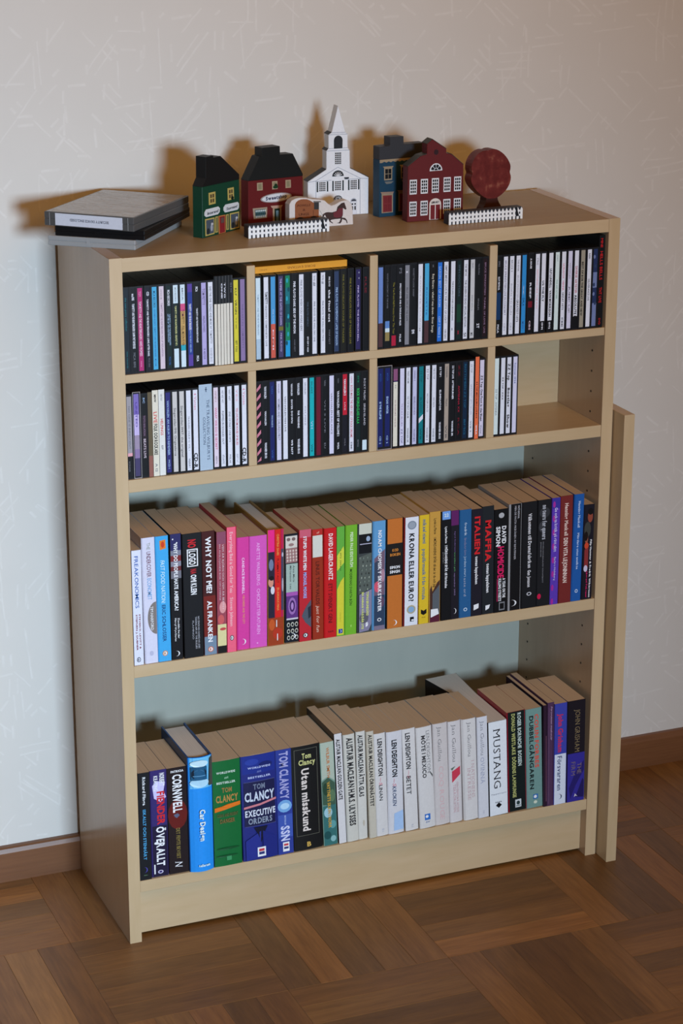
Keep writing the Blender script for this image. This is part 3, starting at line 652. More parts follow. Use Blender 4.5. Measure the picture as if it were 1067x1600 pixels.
# ================================================================== BOOKS
UG = [(209, 138, 1781, -2665, 0, 0, 12), (388, 181, 1952, -2665, -13, 13, 9), (591, 186, 1949, -2665, -11, 10, 3), (786, 171, 1957, -2665, 7, 3, 6), (985, 290, 1941, -2683, -6, 6, 3), (1293, 198, 1936, -2669, -14, 4, 1), (1497, 146, 1901, -2668, 13, 2, 0), (1645, 142, 1962, -2688, 16, 0, 16), (1827, 175, 1768, -2654, 12, 17, 8), (2021, 264, 1762, -2654, 12, 8, 2), (2295, 260, 1828, -2664, 10, 3, 5), (2576, 213, 1723, -2650, 2, 5, 0), (2792, 194, 1776, -2692, 4, 0, 5), (3012, 166, 1756, -2692, -8, 6, 13), (3207, 186, 1748, -2692, -1, 13, 0), (3396, 121, 1750, -2692, 4, 0, 10), (3540, 174, 1754, -2692, 12, 10, 11), (3746, 218, 1748, -2692, 6, 12, 19), (4010, 189, 1753, -2672, 1, 19, 7), (4222, 260, 1766, -2692, -5, 7, 13), (4512, 232, 1756, -2692, 1, 14, 4), (4762, 156, 1762, -2692, -5, 5, 2), (4934, 180, 1792, -2692, -13, 3, 6), (5140, 159, 1775, -2692, -23, 7, 0), (5302, 132, 1770, -2692, -24, 0, 8), (5454, 188, 1762, -2692, -22, 9, 0), (5645, 183, 1747, -2692, -18, 0, 0), (5841, 195, 1767, -2683, -28, 0, 0), (6039, 236, 1694, -2692, -24, 0, 0), (6278, 215, 1750, -2692, -18, 0, 9), (6522, 249, 1754, -2692, -25, 10, 7), (6788, 222, 1755, -2687, -16, 7, 0), (7014, 138, 1762, -2692, -5, 1, 2), (7168, 209, 1776, -2692, -13, 3, 11), (7403, 153, 1774, -2688, 8, 12, 10), (7589, 171, 1580, -2680, -1, 11, 0)]
LG = [(195, 177, 1773, -2683, 7, 0, 11), (403, 253, 1764, -2651, 1, 11, 0), (669, 311, 1760, -2657, -9, 0, 0), (985, 389, 1907, -2692, -12, 0, 0), (1386, 443, 1761, -2692, -20, 1, 8), (1865, 557, 1764, -2683, -36, 9, 3), (2437, 251, 1771, -2675, -41, 4, 0), (2705, 475, 1770, -2662, -56, 0, 0), (3203, 231, 1760, -2654, -76, 0, 0), (3451, 129, 1884, -2670, -92, 0, 12), (3608, 176, 1838, -2663, -84, 13, 7), (3802, 140, 1846, -2645, -60, 8, 9), (3978, 106, 1837, -2682, -74, 10, 10), (4108, 180, 1767, -2661, -73, 11, 12), (4315, 248, 1759, -2658, -60, 12, 0), (4596, 217, 1764, -2656, -89, 1, 9), (4848, 253, 1759, -2674, -103, 9, 13), (5130, 232, 1765, -2651, -82, 13, 9), (5383, 198, 1763, -2652, -77, 9, 23), (5640, 216, 1767, -2670, -87, 23, 6), (5872, 172, 1769, -2682, -78, 7, 3), (6053, 335, 1650, -2692, -73, 3, 6), (6415, 314, 1754, -2664, -85, 6, 6), (6744, 275, 1750, -2658, -76, 6, 0), (7022, 60, 1789, -2692, -57, 0, 0), (7085, 115, 1821, -2692, -46, 0, 1), (7206, 217, 1778, -2692, -35, 2, 10), (7447, 308, 1785, -2692, -33, 11, 0)]
def cover_mesh(w, h, d, tc, bulge, fan, a, c):
    """spine and two boards as one folded sheet; a and c: how far the boards stand out past the printed spine on either side"""
    n = 8 if bulge else 1
    r = min(0.0012, w * 0.12)
    def sheet(k):
        ra, rc = max(r, a * 1.1), max(r, c * 1.1)
        L_, R_ = [(-a + k, d), (-a + k, 0.114)] if fan else [(-a + k, d)], [(w + c - k, 0.114), (w + c - k, d)] if fan else [(w + c - k, d)]
        if fan: L_[0] = (-a + k - fan, d); R_[1] = (w + c - k + 0.35 * fan, d)
        S_ = [(w * i / n, k - bulge * (1 - (2 * i / n - 1) ** 2)) for i in range(n + 1)]
        S_[0] = (max(0, k - a), S_[0][1]); S_[-1] = (w - max(0, k - c), S_[-1][1])
        return L_ + [(-a + k, ra + k)] + S_ + [(w + c - k, rc + k)] + R_
    out, inn = sheet(0.0), sheet(tc)
    m = len(out)
    v = [(x, y, 0) for x, y in out] + [(x, y, 0) for x, y in inn] + [(x, y, h) for x, y in out] + [(x, y, h) for x, y in inn]
    f = []
    O0, I0, O1, I1 = 0, m, 2 * m, 3 * m
    for i in range(m - 1):
        f += [(O0 + i, O0 + i + 1, O1 + i + 1, O1 + i), (I0 + i + 1, I0 + i, I1 + i, I1 + i + 1),
              (O1 + i, O1 + i + 1, I1 + i + 1, I1 + i), (O0 + i + 1, O0 + i, I0 + i, I0 + i + 1)]
    f += [(O0, O1, I1, I0), (O0 + m - 1, I0 + m - 1, I1 + m - 1, O1 + m - 1)]
    return from_faces('cover', v, f)
def make_book(geo, z, cov, label, group, items, pages=None, d=0.110, tc=0.00025, bulge=0.0, hard=False, fan=0.0, side=None):
    x0, w, h, y, lean, ea, ec = [g * 1e-4 for g in geo]
    root = tag(link('book', cover_mesh(w, h, d, 0.0024 if hard else tc, bulge, fan, ea, ec), ink(side or cov, 0.38, 0.15), None, (x0, y, z), (0, lean / h, 0)), label, 'book', group)
    t = 0.0026 if hard else tc + 0.0001
    zt, zb = (h - 0.0035, 0.003) if hard else (h - 0.00015, 0.0002)
    if fan:
        q = [(t, t + .001), (w - t, t + .001), (w + ec - t, 0.114), (w + ec + fan * 0.35 - t, d - .001), (t - ea - fan, d - .001), (t - ea, 0.114)]
        me = prism('page_block', [(x, -y) for x, y in q], 0, 1)
        for vtx in me.vertices:
            x, e, yy = vtx.co; vtx.co = (x, -yy, zb if e < .5 else zt)
        me.update()
    else:
        q = [(0, t + .0003), (w, t + .0003), (w + ec - t, max(.0012, ec * 1.1) + t + .0004), (w + ec - t, d - (0.004 if hard else 0.0006)), (t - ea, d - (0.004 if hard else 0.0006)), (t - ea, max(.0012, ea * 1.1) + t + .0004)]
        me = prism('page_block', [(x, -y_) for x, y_ in q], 0, 1)
        for vtx in me.vertices:
            x, e, yy = vtx.co; vtx.co = (x, -yy, zb if e < .5 else zt)
        me.update()
    link('page_block', me, pages or M_pages, root)
    F = Face(w, h, 0.0, bulge, root)
    F.rect(0.03, 0.97, 0.001, 0.999, cov)
    for it in items:
        k, a = it[0], it[1:]
        if k == 'r': F.rect(*a)
        elif k == 'e': F.ell(*a)
        elif k == 'a': F.ell(a[0], a[1], a[2], a[3], a[4], 'cover_picture', a[5], a[6])
        elif k == 'p': F.poly(*a)
        elif k == 'm': F.moon(*a)
        elif k == 't': F.text(*a)
        elif k == 'h': F.htext(*a)
        elif k == 'b':   # penguin-like oval mark: dark ring, light inside, small dark figure
            u, v, cr, ci = a; F.ell(u, v, .22, .022 , cr); F.ell(u, v, .15, .016, ci); F.ell(u - .03, v, .06, .011, cr)
        elif k == 'o': F.ell(a[0], a[1], .17, .017, a[2]); F.ell(a[0], a[1], .10, .010, cov)
    return root
WH = (226, 228, 236)
UP = [
 ((212, 216, 232), 'white paperback with blue spine title, shortest beside the left side panel', [('t', 'FREAKONOMICS', .5, .05, .50, .42, (44, 92, 168)), ('t', 'STEVEN D. LEVITT &', .72, .555, .86, .17, (120, 40, 60), 'b'), ('t', 'STEPHEN J. DUBNER', .38, .555, .87, .17, (120, 40, 60), 'b'), ('b', .5, .952, (40, 50, 70), (214, 218, 230))]),
 ((206, 206, 224), 'lavender white paperback with a grey brown bell shape on its spine', [('a', 1.0, .64, .74, .13, (124, 116, 112), 90, 270), ('t', 'THE', .5, .04, .095, .3, (150, 156, 150)), ('t', 'UNDERCOVER', .5, .11, .31, .36, (110, 66, 84)), ('t', 'ECONOMIST', .5, .32, .49, .36, (110, 160, 206)), ('t', 'TIM HARFORD', .62, .545, .735, .24, WH), ('e', .5, .92, .16, .02, (178, 180, 204))]),
 ((62, 162, 220), 'sky blue paperback with a small orange patch at the spine top', [('p', [(.3, .035), (.78, .03), (.8, .1), (.32, .108)], (214, 120, 40)), ('e', .55, .068, .14, .024, (200, 60, 30), 'cover_picture'), ('t', 'FAST FOOD NATION:', .5, .19, .53, .34, (196, 224, 240), 'i'), ('t', 'ERIC SCHLOSSER', .5, .545, .84, .3, (26, 48, 100)), ('b', .5, .935, (196, 130, 70), (210, 220, 226))]),
 ((18, 18, 22), 'black paperback with a stars and stripes pattern at the spine top', [('r', .05, .97, .0, .13, (42, 42, 92)), ('r', .05, .97, .13, .17, (120, 124, 140)), ('r', .05, .97, .17, .215, (120, 40, 44)), ('r', .05, .97, .215, .255, (130, 130, 144)), ('r', .05, .97, .255, .29, (100, 40, 44)), ('r', .05, .97, .29, .35, (110, 110, 120)), ('e', .25, .04, .06, .006, WH), ('e', .6, .07, .06, .006, WH), ('e', .4, .11, .06, .006, WH), ('t', 'WHY DO PEOPLE HATE AMERICA?', .5, .07, .605, .34, WH, 'b'), ('t', 'Ziauddin Sardar', .66, .665, .83, .17, WH), ('t', 'Merryl Wyn Davies', .38, .665, .85, .17, WH), ('m', .5, .95, .3, .022, WH)]),
 ((22, 23, 26), 'thick black paperback with a white framed word near the spine top', [('t', 'NO', .5, .05, .115, .42, (196, 34, 44), 'b'), ('r', .22, .80, .125, .265, WH), ('r', .28, .74, .133, .257, (16, 17, 20)), ('t', 'LOGO', .51, .14, .25, .36, WH, 'b'), ('t', 'NA', .55, .285, .325, .3, (180, 40, 50), 'b'), ('t', 'OMI KLEIN', .55, .33, .49, .3, WH, 'b'), ('t', 'NO SPACE NO CHOICE NO JOBS', .76, .67, .93, .09, (170, 172, 180)), ('t', 'TAKING AIM AT THE BULLIES', .62, .67, .93, .09, (170, 172, 180)), ('t', 'FLAMINGO', .46, .70, .85, .09, (150, 152, 160))]),
 ((66, 26, 26), 'dark red paperback with a slate blue foot and big white title', [('r', .03, .97, .52, .85, (112, 36, 30)), ('r', .03, .97, .85, 1, (112, 132, 152)), ('t', 'WHY NOT ME?', .5, .045, .50, .42, WH, 'b'), ('t', 'AL FRANKEN', .5, .56, .895, .36, WH, 'b'), ('b', .5, .955, (206, 110, 70), (220, 224, 228))]),
 ((150, 70, 84), 'dusty rose paperback with a faded picture and black foot', [('r', .03, .97, 0, .1, (134, 74, 96)), ('e', .6, .62, .36, .05, (214, 150, 150), 'cover_picture'), ('e', .4, .72, .34, .04, (196, 90, 90), 'cover_picture'), ('r', .03, .97, .76, .94, (212, 204, 150)), ('e', .6, .80, .34, .012, (190, 70, 70), 'cover_picture'), ('r', .03, .97, .94, 1, (22, 22, 22)), ('t', 'VEM ÄR BJÖRN OCH VEM ÄR BENNY', .66, .1, .64, .2, (224, 200, 204), 's'), ('t', 'EN AVSLÖJANDE BOK OM SVERIGE', .32, .1, .56, .14, (210, 170, 180))]),
 ((255, 96, 124), 'bright salmon pink paperback, tallest of the pink ones', [('t', 'Everything Bad is Good for You', .5, .04, .52, .36, (255, 190, 196)), ('t', 'Steven Johnson', .5, .56, .79, .34, (255, 190, 196)), ('b', .5, .885, (60, 60, 66), WH)], dict(side=(200, 30, 70))),
 ((206, 60, 150), 'magenta paperback with gold lower title and white crescent mark', [('t', 'CANDACE BUSHNELL', .5, .18, .50, .22, (232, 190, 222), 'b'), ('t', '4 BLONDES AND THE CITY', .52, .51, .77, .2, (216, 150, 90)), ('m', .5, .93, .3, .026, WH)]),
 ((206, 84, 178), 'wide orchid pink paperback with pale lilac title', [('t', 'ANETTE WALLBERG', .5, .06, .44, .2, (226, 160, 218)), ('t', 'CHICKLITTERATUREN', .5, .47, .88, .2, (226, 160, 218)), ('e', .42, .96, .05, .006, (226, 160, 218))]),
 ((176, 30, 76), 'hardback with a portrait photo and a red centre band on the spine', [('r', .03, .42, .0, .19, (226, 40, 130)), ('r', .03, .42, .19, .76, (40, 34, 52)), ('e', .22, .30, .14, .05, (110, 120, 150), 'cover_picture'), ('e', .2, .45, .16, .042, (206, 140, 120), 'cover_picture'), ('e', .24, .415, .15, .02, (20, 16, 20), 'cover_picture'), ('e', .3, .52, .12, .035, (206, 206, 214), 'cover_picture'), ('r', .03, .97, .76, 1, (150, 58, 26)), ('e', .25, .82, .18, .05, (190, 84, 36), 'cover_picture'), ('e', .6, .9, .3, .05, (176, 50, 30), 'cover_picture'), ('r', .44, .80, .0, .76, (204, 34, 26)), ('r', .82, .97, .0, .17, (186, 30, 80)), ('r', .82, .97, .17, .7, (70, 66, 90)), ('e', .9, .22, .05, .02, (180, 180, 200), 'cover_picture'), ('e', .9, .48, .05, .06, (170, 166, 180), 'cover_picture'), ('t', 'CHRISTINA SAARI', .62, .04, .22, .14, (236, 160, 80)), ('t', 'FLAMMA I ALLT', .62, .25, .46, .14, (140, 20, 20)), ('t', 'EN ANNAN KVINNA', .62, .5, .7, .14, (236, 150, 80)), ('r', .5, .55, .78, .84, WH), ('r', .55, .6, .9, .96, WH)], dict(hard=True, d=.145, pages='w', side=(150, 110, 20))),
 ((22, 26, 34), 'paperback patterned with white damask, mint panel and violet panel', [('r', .08, .95, .02, .13, (206, 200, 190)), ('e', .3, .05, .14, .016, (120, 100, 96), 'cover_picture'), ('e', .68, .05, .14, .016, (120, 100, 96), 'cover_picture'), ('e', .5, .1, .2, .014, (150, 120, 116), 'cover_picture'), ('r', .08, .95, .13, .265, (150, 112, 110))] + [('e', .2 + .22 * (k % 4), .155 + .028 * (k // 4), .07, .011, (204, 186, 176), 'cover_picture') for k in range(16)] + [('r', .08, .95, .27, .53, (158, 178, 168)), ('t', 'Anna Maria', .66, .285, .44, .14, (60, 64, 62), 'i'), ('t', 'Mårtensson  Lies', .42, .285, .50, .14, (60, 64, 62), 'i'), ('r', .08, .95, .53, .565, (160, 84, 166)), ('r', .08, .95, .565, .77, (92, 50, 120)), ('e', .52, .66, .3, .08, (150, 106, 170), 'cover_picture'), ('e', .52, .66, .2, .055, (64, 34, 92), 'cover_picture'), ('e', .52, .66, .1, .035, (170, 130, 190), 'cover_picture'), ('r', .08, .95, .77, .785, (200, 196, 206))] + [('e', .22 + .3 * (k % 3), .83 + .06 * (k // 3), .12, .022, (190, 190, 176), 'cover_picture') for k in range(9)] + [('e', .22 + .3 * (k % 3), .83 + .06 * (k // 3), .07, .013, (22, 26, 34), 'cover_picture') for k in range(9)] + [('m', .55, .935, .28, .026, WH)]),
 ((182, 36, 46), 'red paperback with a white and pale blue title and grey figure', [('r', .05, .97, 0, .07, (196, 90, 110)), ('t', 'STUPID WHITE MEN', .48, .06, .36, .26, (220, 226, 240), 'b'), ('t', 'MICHAEL MOORE', .48, .38, .61, .26, (140, 170, 226), 'b'), ('p', [(.97, .63), (.6, .68), (.35, .73), (.2, .77), (.5, .83), (.97, .88)], (78, 84, 96)), ('p', [(.97, .68), (.7, .7), (.75, .8), (.97, .78)], (40, 44, 54)), ('b', .5, .945, (50, 46, 50), WH)]),
 ((146, 46, 24), 'brick red paperback with a white block near the spine top', [('r', .03, .97, 0, .055, (176, 40, 36)), ('h', 'olf', .4, .65, .03, .018, (230, 180, 160), 'i'), ('r', .03, .97, .055, .25, (206, 206, 196)), ('t', 'LINUS TORVALDS', .5, .29, .68, .36, (84, 26, 16)), ('t', 'just for fun', .5, .69, .93, .3, (214, 180, 160), 'i')]),
 ((190, 26, 30), 'scarlet paperback with white upper and dark red lower lettering', [('t', 'DAVID LAGERCRANTZ', .52, .05, .47, .36, (232, 214, 214), 'b'), ('t', 'ETT SVENSKT GENI', .48, .505, .865, .34, (80, 12, 18)), ('h', 'W&W', .25, .75, .945, .018, (90, 16, 20))]),
 ((96, 168, 62), 'slim green and yellow paperback with a small blue mark', [('p', [(.05, .26), (.9, .18), (.97, .21), (.97, .33), (.05, .4)], (200, 206, 66)), ('p', [(.05, .57), (.5, .5), (.97, .46), (.97, .99), (.05, .99)], (206, 200, 56)), ('t', 'K. SPITZ  JOHNSON', .52, .21, .40, .18, (60, 96, 40)), ('t', 'NORSTEDTS', .5, .78, .87, .14, (176, 170, 50)), ('r', .25, .8, .935, .975, (30, 66, 150)), ('m', .5, .955, .2, .014, WH)]),
 ((110, 172, 44), 'lime green paperback with white then dark green lettering', [('t', 'PEDER PALE EDSTRÖM', .52, .065, .38, .26, (206, 224, 186), 'b'), ('t', 'MODERNAS SVARTA BÖN', .48, .40, .73, .24, (30, 60, 22)), ('e', .52, .92, .06, .012, (160, 206, 100))]),
 ((60, 66, 66), 'paperback with a grey grass photo and two yellow green title strips', [('r', .04, .97, 0, .095, (196, 200, 186)), ('r', .04, .97, .095, .27, (16, 18, 22)), ('e', .72, .14, .15, .024, (150, 170, 196), 'cover_picture'), ('r', .1, .97, .18, .188, (170, 170, 190)), ('p', [(.04, .30), (.97, .27), (.97, .6), (.04, .64)], (84, 92, 86))] + [('e', .12 + .11 * ((k * 5) % 8), .31 + .036 * (k % 9), .05, .010, ((110, 122, 112), (58, 64, 62), (140, 150, 138))[k % 3], 'cover_picture') for k in range(26)] + [('p', [(.04, .64), (.97, .6), (.97, .92), (.75, .98), (.04, .99)], (128, 124, 150)), ('e', .4, .86, .34, .05, (90, 90, 100), 'cover_picture'), ('t', 'EN ANNAN VÄG DÄR UTE', .30, .62, .96, .16, (206, 214, 110), 'b'), ('t', 'TOMAS BRUNEGÅRD', .66, .62, .84, .18, (206, 214, 110), 'b'), ('t', 'a', .66, .9, .945, .24, WH, 'b')]),
 ((92, 150, 196), 'paperback with a sky blue top, pink clouds and white capitals', [('p', [(.04, .34), (.97, .26), (.97, .7), (.04, .68)], (110, 88, 106)), ('p', [(.04, .38), (.5, .35), (.5, .56), (.04, .56)], (56, 66, 86)), ('e', .3, .6, .26, .05, (206, 84, 104), 'cover_picture'), ('e', .8, .5, .16, .06, (170, 130, 146), 'cover_picture'), ('r', .04, .97, .68, .96, (46, 62, 86)), ('e', .7, .74, .24, .05, (92, 70, 92), 'cover_picture'), ('r', .04, .97, .96, 1, (120, 110, 130)), ('t', 'NOAM CHOMSKY SKURKSTATER', .52, .085, .83, .30, WH, 'b'), ('e', .5, .905, .18, .016, WH), ('e', .5, .905, .11, .010, (46, 62, 86))]),
 ((188, 108, 44), 'amber orange paperback with a black block in its upper half', [('r', .0, 1, .225, .515, (26, 24, 24)), ('h', 'KOD', .34, .72, .285, .024, (206, 130, 50), 'b'), ('h', 'BOKEN', .2, .84, .325, .024, (206, 130, 50), 'b'), ('h', 'SIMON', .18, .82, .44, .025, WH, 'b'), ('h', 'SINGH', .18, .82, .48, .025, WH, 'b'), ('m', .5, .95, .22, .026, WH)], dict(side=(26, 24, 24))),
 ((216, 220, 228), 'white paperback with bold black title between two coin pictures', [('e', .5, .075, .32, .04, (126, 136, 150), 'cover_picture'), ('e', .5, .075, .24, .03, (150, 160, 172), 'cover_picture'), ('t', 'KRONA ELLER EURO?', .5, .15, .775, .36, (18, 20, 26), 'b'), ('e', .5, .85, .32, .04, (170, 160, 130), 'cover_picture'), ('e', .5, .85, .22, .028, (130, 166, 200), 'cover_picture'), ('r', .42, .7, .92, .962, (14, 15, 18)), ('e', .6, .95, .1, .008, WH)], dict(side=(120, 30, 30))),
 ((212, 180, 40), 'lemon yellow paperback with grey blue lower case lettering', [('t', 'mikael niemi', .52, .04, .26, .38, (96, 116, 136), 'b'), ('t', 'populärmusik från vittula', .5, .31, .775, .36, (96, 116, 136), 'b'), ('p', [(.2, .865), (.5, .88), (.8, .865), (.8, .905), (.5, .92), (.2, .905)], (20, 18, 14)), ('h', 'BOOK', .3, .7, .94, .012, (140, 116, 20))]),
 ((192, 146, 64), 'ochre paperback with a grey castle picture at the foot', [('p', [(.05, .70), (.2, .66), (.3, .72), (.75, .64), (.97, .62), (.97, 1), (.05, 1)], (70, 44, 36)), ('p', [(.3, .74), (.97, .66), (.97, .93), (.3, .93)], (86, 92, 98)), ('r', .05, .97, .94, 1, (84, 30, 50)), ('p', [(.15, .88), (.8, .88), (.9, .93), (.15, .955)], WH), ('t', 'Lynda La Plante', .52, .06, .2, .24, (60, 40, 20)), ('t', 'I MÖRDARENS SPÅR till det är du och jag', .5, .23, .68, .24, (60, 40, 20))]),
 ((16, 17, 20), 'black paperback with a pale blue square at the spine top', [('r', .1, .95, 0, .075, (110, 156, 220)), ('h', '22', .3, .75, .035, .03, (206, 224, 244), 'b'), ('t', 'Lynda La Plante', .5, .14, .29, .22, WH, 'b'), ('t', 'I MÖRDARENS SPÅR till förintelse', .5, .31, .70, .26, WH, 'b'), ('t', 'pocket', .2, .37, .47, .1, (150, 150, 150))]),
 ((26, 24, 32), 'near-black paperback with a plum square at the spine top', [('r', .03, .97, 0, .135, (92, 32, 92)), ('t', 'Ingrid Andersson', .52, .19, .38, .16, (110, 90, 140)), ('t', 'werelden i gult', .5, .38, .56, .16, (90, 150, 100)), ('t', 'september 2002', .48, .57, .78, .16, (130, 110, 150)), ('m', .5, .925, .28, .026, WH)]),
 ((36, 88, 136), 'steel blue paperback with pale grey lettering', [('t', 'fredrik', .5, .12, .24, .22, (186, 200, 214)), ('t', 'lindström', .48, .26, .42, .22, (120, 120, 150)), ('t', 'jordens smart', .48, .43, .62, .22, (160, 180, 200)), ('t', 'aste ord', .46, .63, .80, .22, (150, 160, 180)), ('o', .5, .925, (190, 206, 220))]),
 ((28, 26, 36), 'blue-black paperback with large red capitals, shorter of the pair', [('t', 'ITALIEN', .55, .07, .42, .5, (206, 34, 40), 'b'), ('t', 'tomas lappalainen', .5, .44, .70, .26, WH, 'b'), ('p', [(.25, .895), (.72, .885), (.7, .93), (.25, .945)], WH)]),
 ((30, 34, 38), 'blue-black paperback with large red capitals, taller of the pair', [('t', 'MAFFIA', .52, .13, .51, .5, (206, 34, 40), 'b'), ('t', 'tomas lappalainen', .5, .53, .80, .26, WH, 'b'), ('p', [(.3, .92), (.7, .915), (.6, .95), (.3, .965)], WH)]),
 ((14, 14, 16), 'black paperback with white capitals over a hot pink title', [('e', .5, .06, .2, .026, (170, 172, 176), 'cover_picture'), ('t', 'DAVID', .70, .165, .335, .30, WH, 'b'), ('t', 'SIMON', .28, .165, .355, .30, WH, 'b'), ('t', 'HOMICIDE', .48, .36, .665, .44, (214, 30, 96), 'b'), ('t', 'A YEAR ON THE', .72, .67, .86, .20, WH, 'b'), ('t', 'KILLING STREETS', .42, .67, .89, .20, WH, 'b'), ('r', .2, .25, .67, .89, (190, 30, 90)), ('r', .36, .78, .90, .98, (120, 122, 126)), ('r', .42, .72, .912, .968, (14, 14, 16))]),
 ((16, 16, 18), 'black paperback with a pale grey strip along its left spine edge', [('r', .0, .16, 0, 1, (140, 140, 142)), ('t', 'MATS EKDAHL', .78, .02, .14, .14, (190, 190, 196)), ('t', 'MEN DE PASTA MIGRÄNEN AV REMI FERRIER', .52, .02, .52, .15, (170, 170, 176)), ('m', .45, .93, .36, .03, WH)], dict(side=(140, 140, 142))),
 ((22, 23, 26), 'wide black paperback with one line of white script down the spine', [('t', 'Välkommen till Dramafabriken', .52, .11, .62, .24, (206, 206, 210), 'bs'), ('t', 'Gun Jonsson', .5, .64, .80, .22, (206, 206, 210), 'b'), ('o', .5, .865, (190, 190, 196))]),
 ((26, 27, 30), 'black paperback with a red dot near its foot', [('e', .5, .12, .4, .05, (50, 52, 56), 'cover_picture'), ('e', .3, .25, .26, .05, (54, 56, 60), 'cover_picture'), ('t', 'no tears for queers', .5, .05, .37, .34, (176, 180, 188), 'b'), ('t', 'OM MÄN HOMOSEXUALITET OCH HATBROTT', .42, .39, .78, .09, (130, 130, 136)), ('t', 'JOHAN HILTON', .24, .39, .53, .09, (130, 130, 136)), ('e', .16, .905, .15, .026, (196, 24, 70), 'cover_picture')]),
 ((88, 56, 170), 'slim violet paperback with pink blotches', [('r', .05, .97, 0, .1, (56, 52, 150))] + [('e', .25 + .3 * ((k * 3) % 3 == 1), .06 + .13 * k, .16, .03, (160, 44, 150), 'cover_picture') for k in range(8)] + [('t', 'Ge och ta kritik på rätt sätt', .5, .09, .50, .36, (196, 186, 236), 'b'), ('t', 'Barbro Holmberg', .5, .55, .77, .24, (196, 186, 236))]),
 ((112, 40, 38), 'maroon paperback with tall cream capitals', [('t', 'Henning Mankell', .52, .07, .37, .30, (214, 190, 180), 'b'), ('t', 'DEN VITA LEJONINNAN', .5, .39, .81, .34, (220, 200, 190), 'b')]),
 ((30, 86, 158), 'cobalt blue paperback with pale blue lettering', [('t', 'Henning Mankell', .52, .065, .31, .26, (176, 196, 226), 'b'), ('t', 'Mördare utan ansikte', .5, .36, .70, .24, (176, 196, 226), 'b'), ('o', .5, .905, (196, 212, 230))]),
 ((26, 24, 34), 'dark paperback with photographed people, last beside the side panel', [('e', .6, .13, .26, .06, (140, 70, 54), 'cover_picture'), ('e', .62, .075, .28, .035, (18, 16, 18), 'cover_picture'), ('e', .35, .26, .34, .08, (60, 62, 58), 'cover_picture'), ('e', .28, .36, .16, .05, (150, 84, 66), 'cover_picture'), ('e', .22, .33, .2, .05, (26, 18, 18), 'cover_picture'), ('e', .3, .43, .22, .035, (196, 70, 44), 'cover_picture'), ('p', [(.1, .47), (.5, .45), (.5, .66), (.1, .68)], (132, 48, 50)), ('e', .26, .67, .2, .035, (196, 190, 214), 'cover_picture'), ('t', 'Filip Hammar & Fredrik Wikingsson', .74, .37, .98, .17, WH, 'b'), ('t', 'Lägg av! Två resor', .42, .7, .98, .16, (206, 40, 100), 'b')]),
]
for g, b in zip(UG, UP):
    cov, lab, items = b[:3]; kw = dict(b[3]) if len(b) > 3 else {}
    if kw.get('pages') == 'w': kw['pages'] = M_pages_white
    d = kw.pop('d', 0.110 if g[2] < 1850 else 0.124)
    make_book(g, 0.4521, cov, lab + ', upper book shelf', 'books on the upper book shelf', items, d=d, **kw)

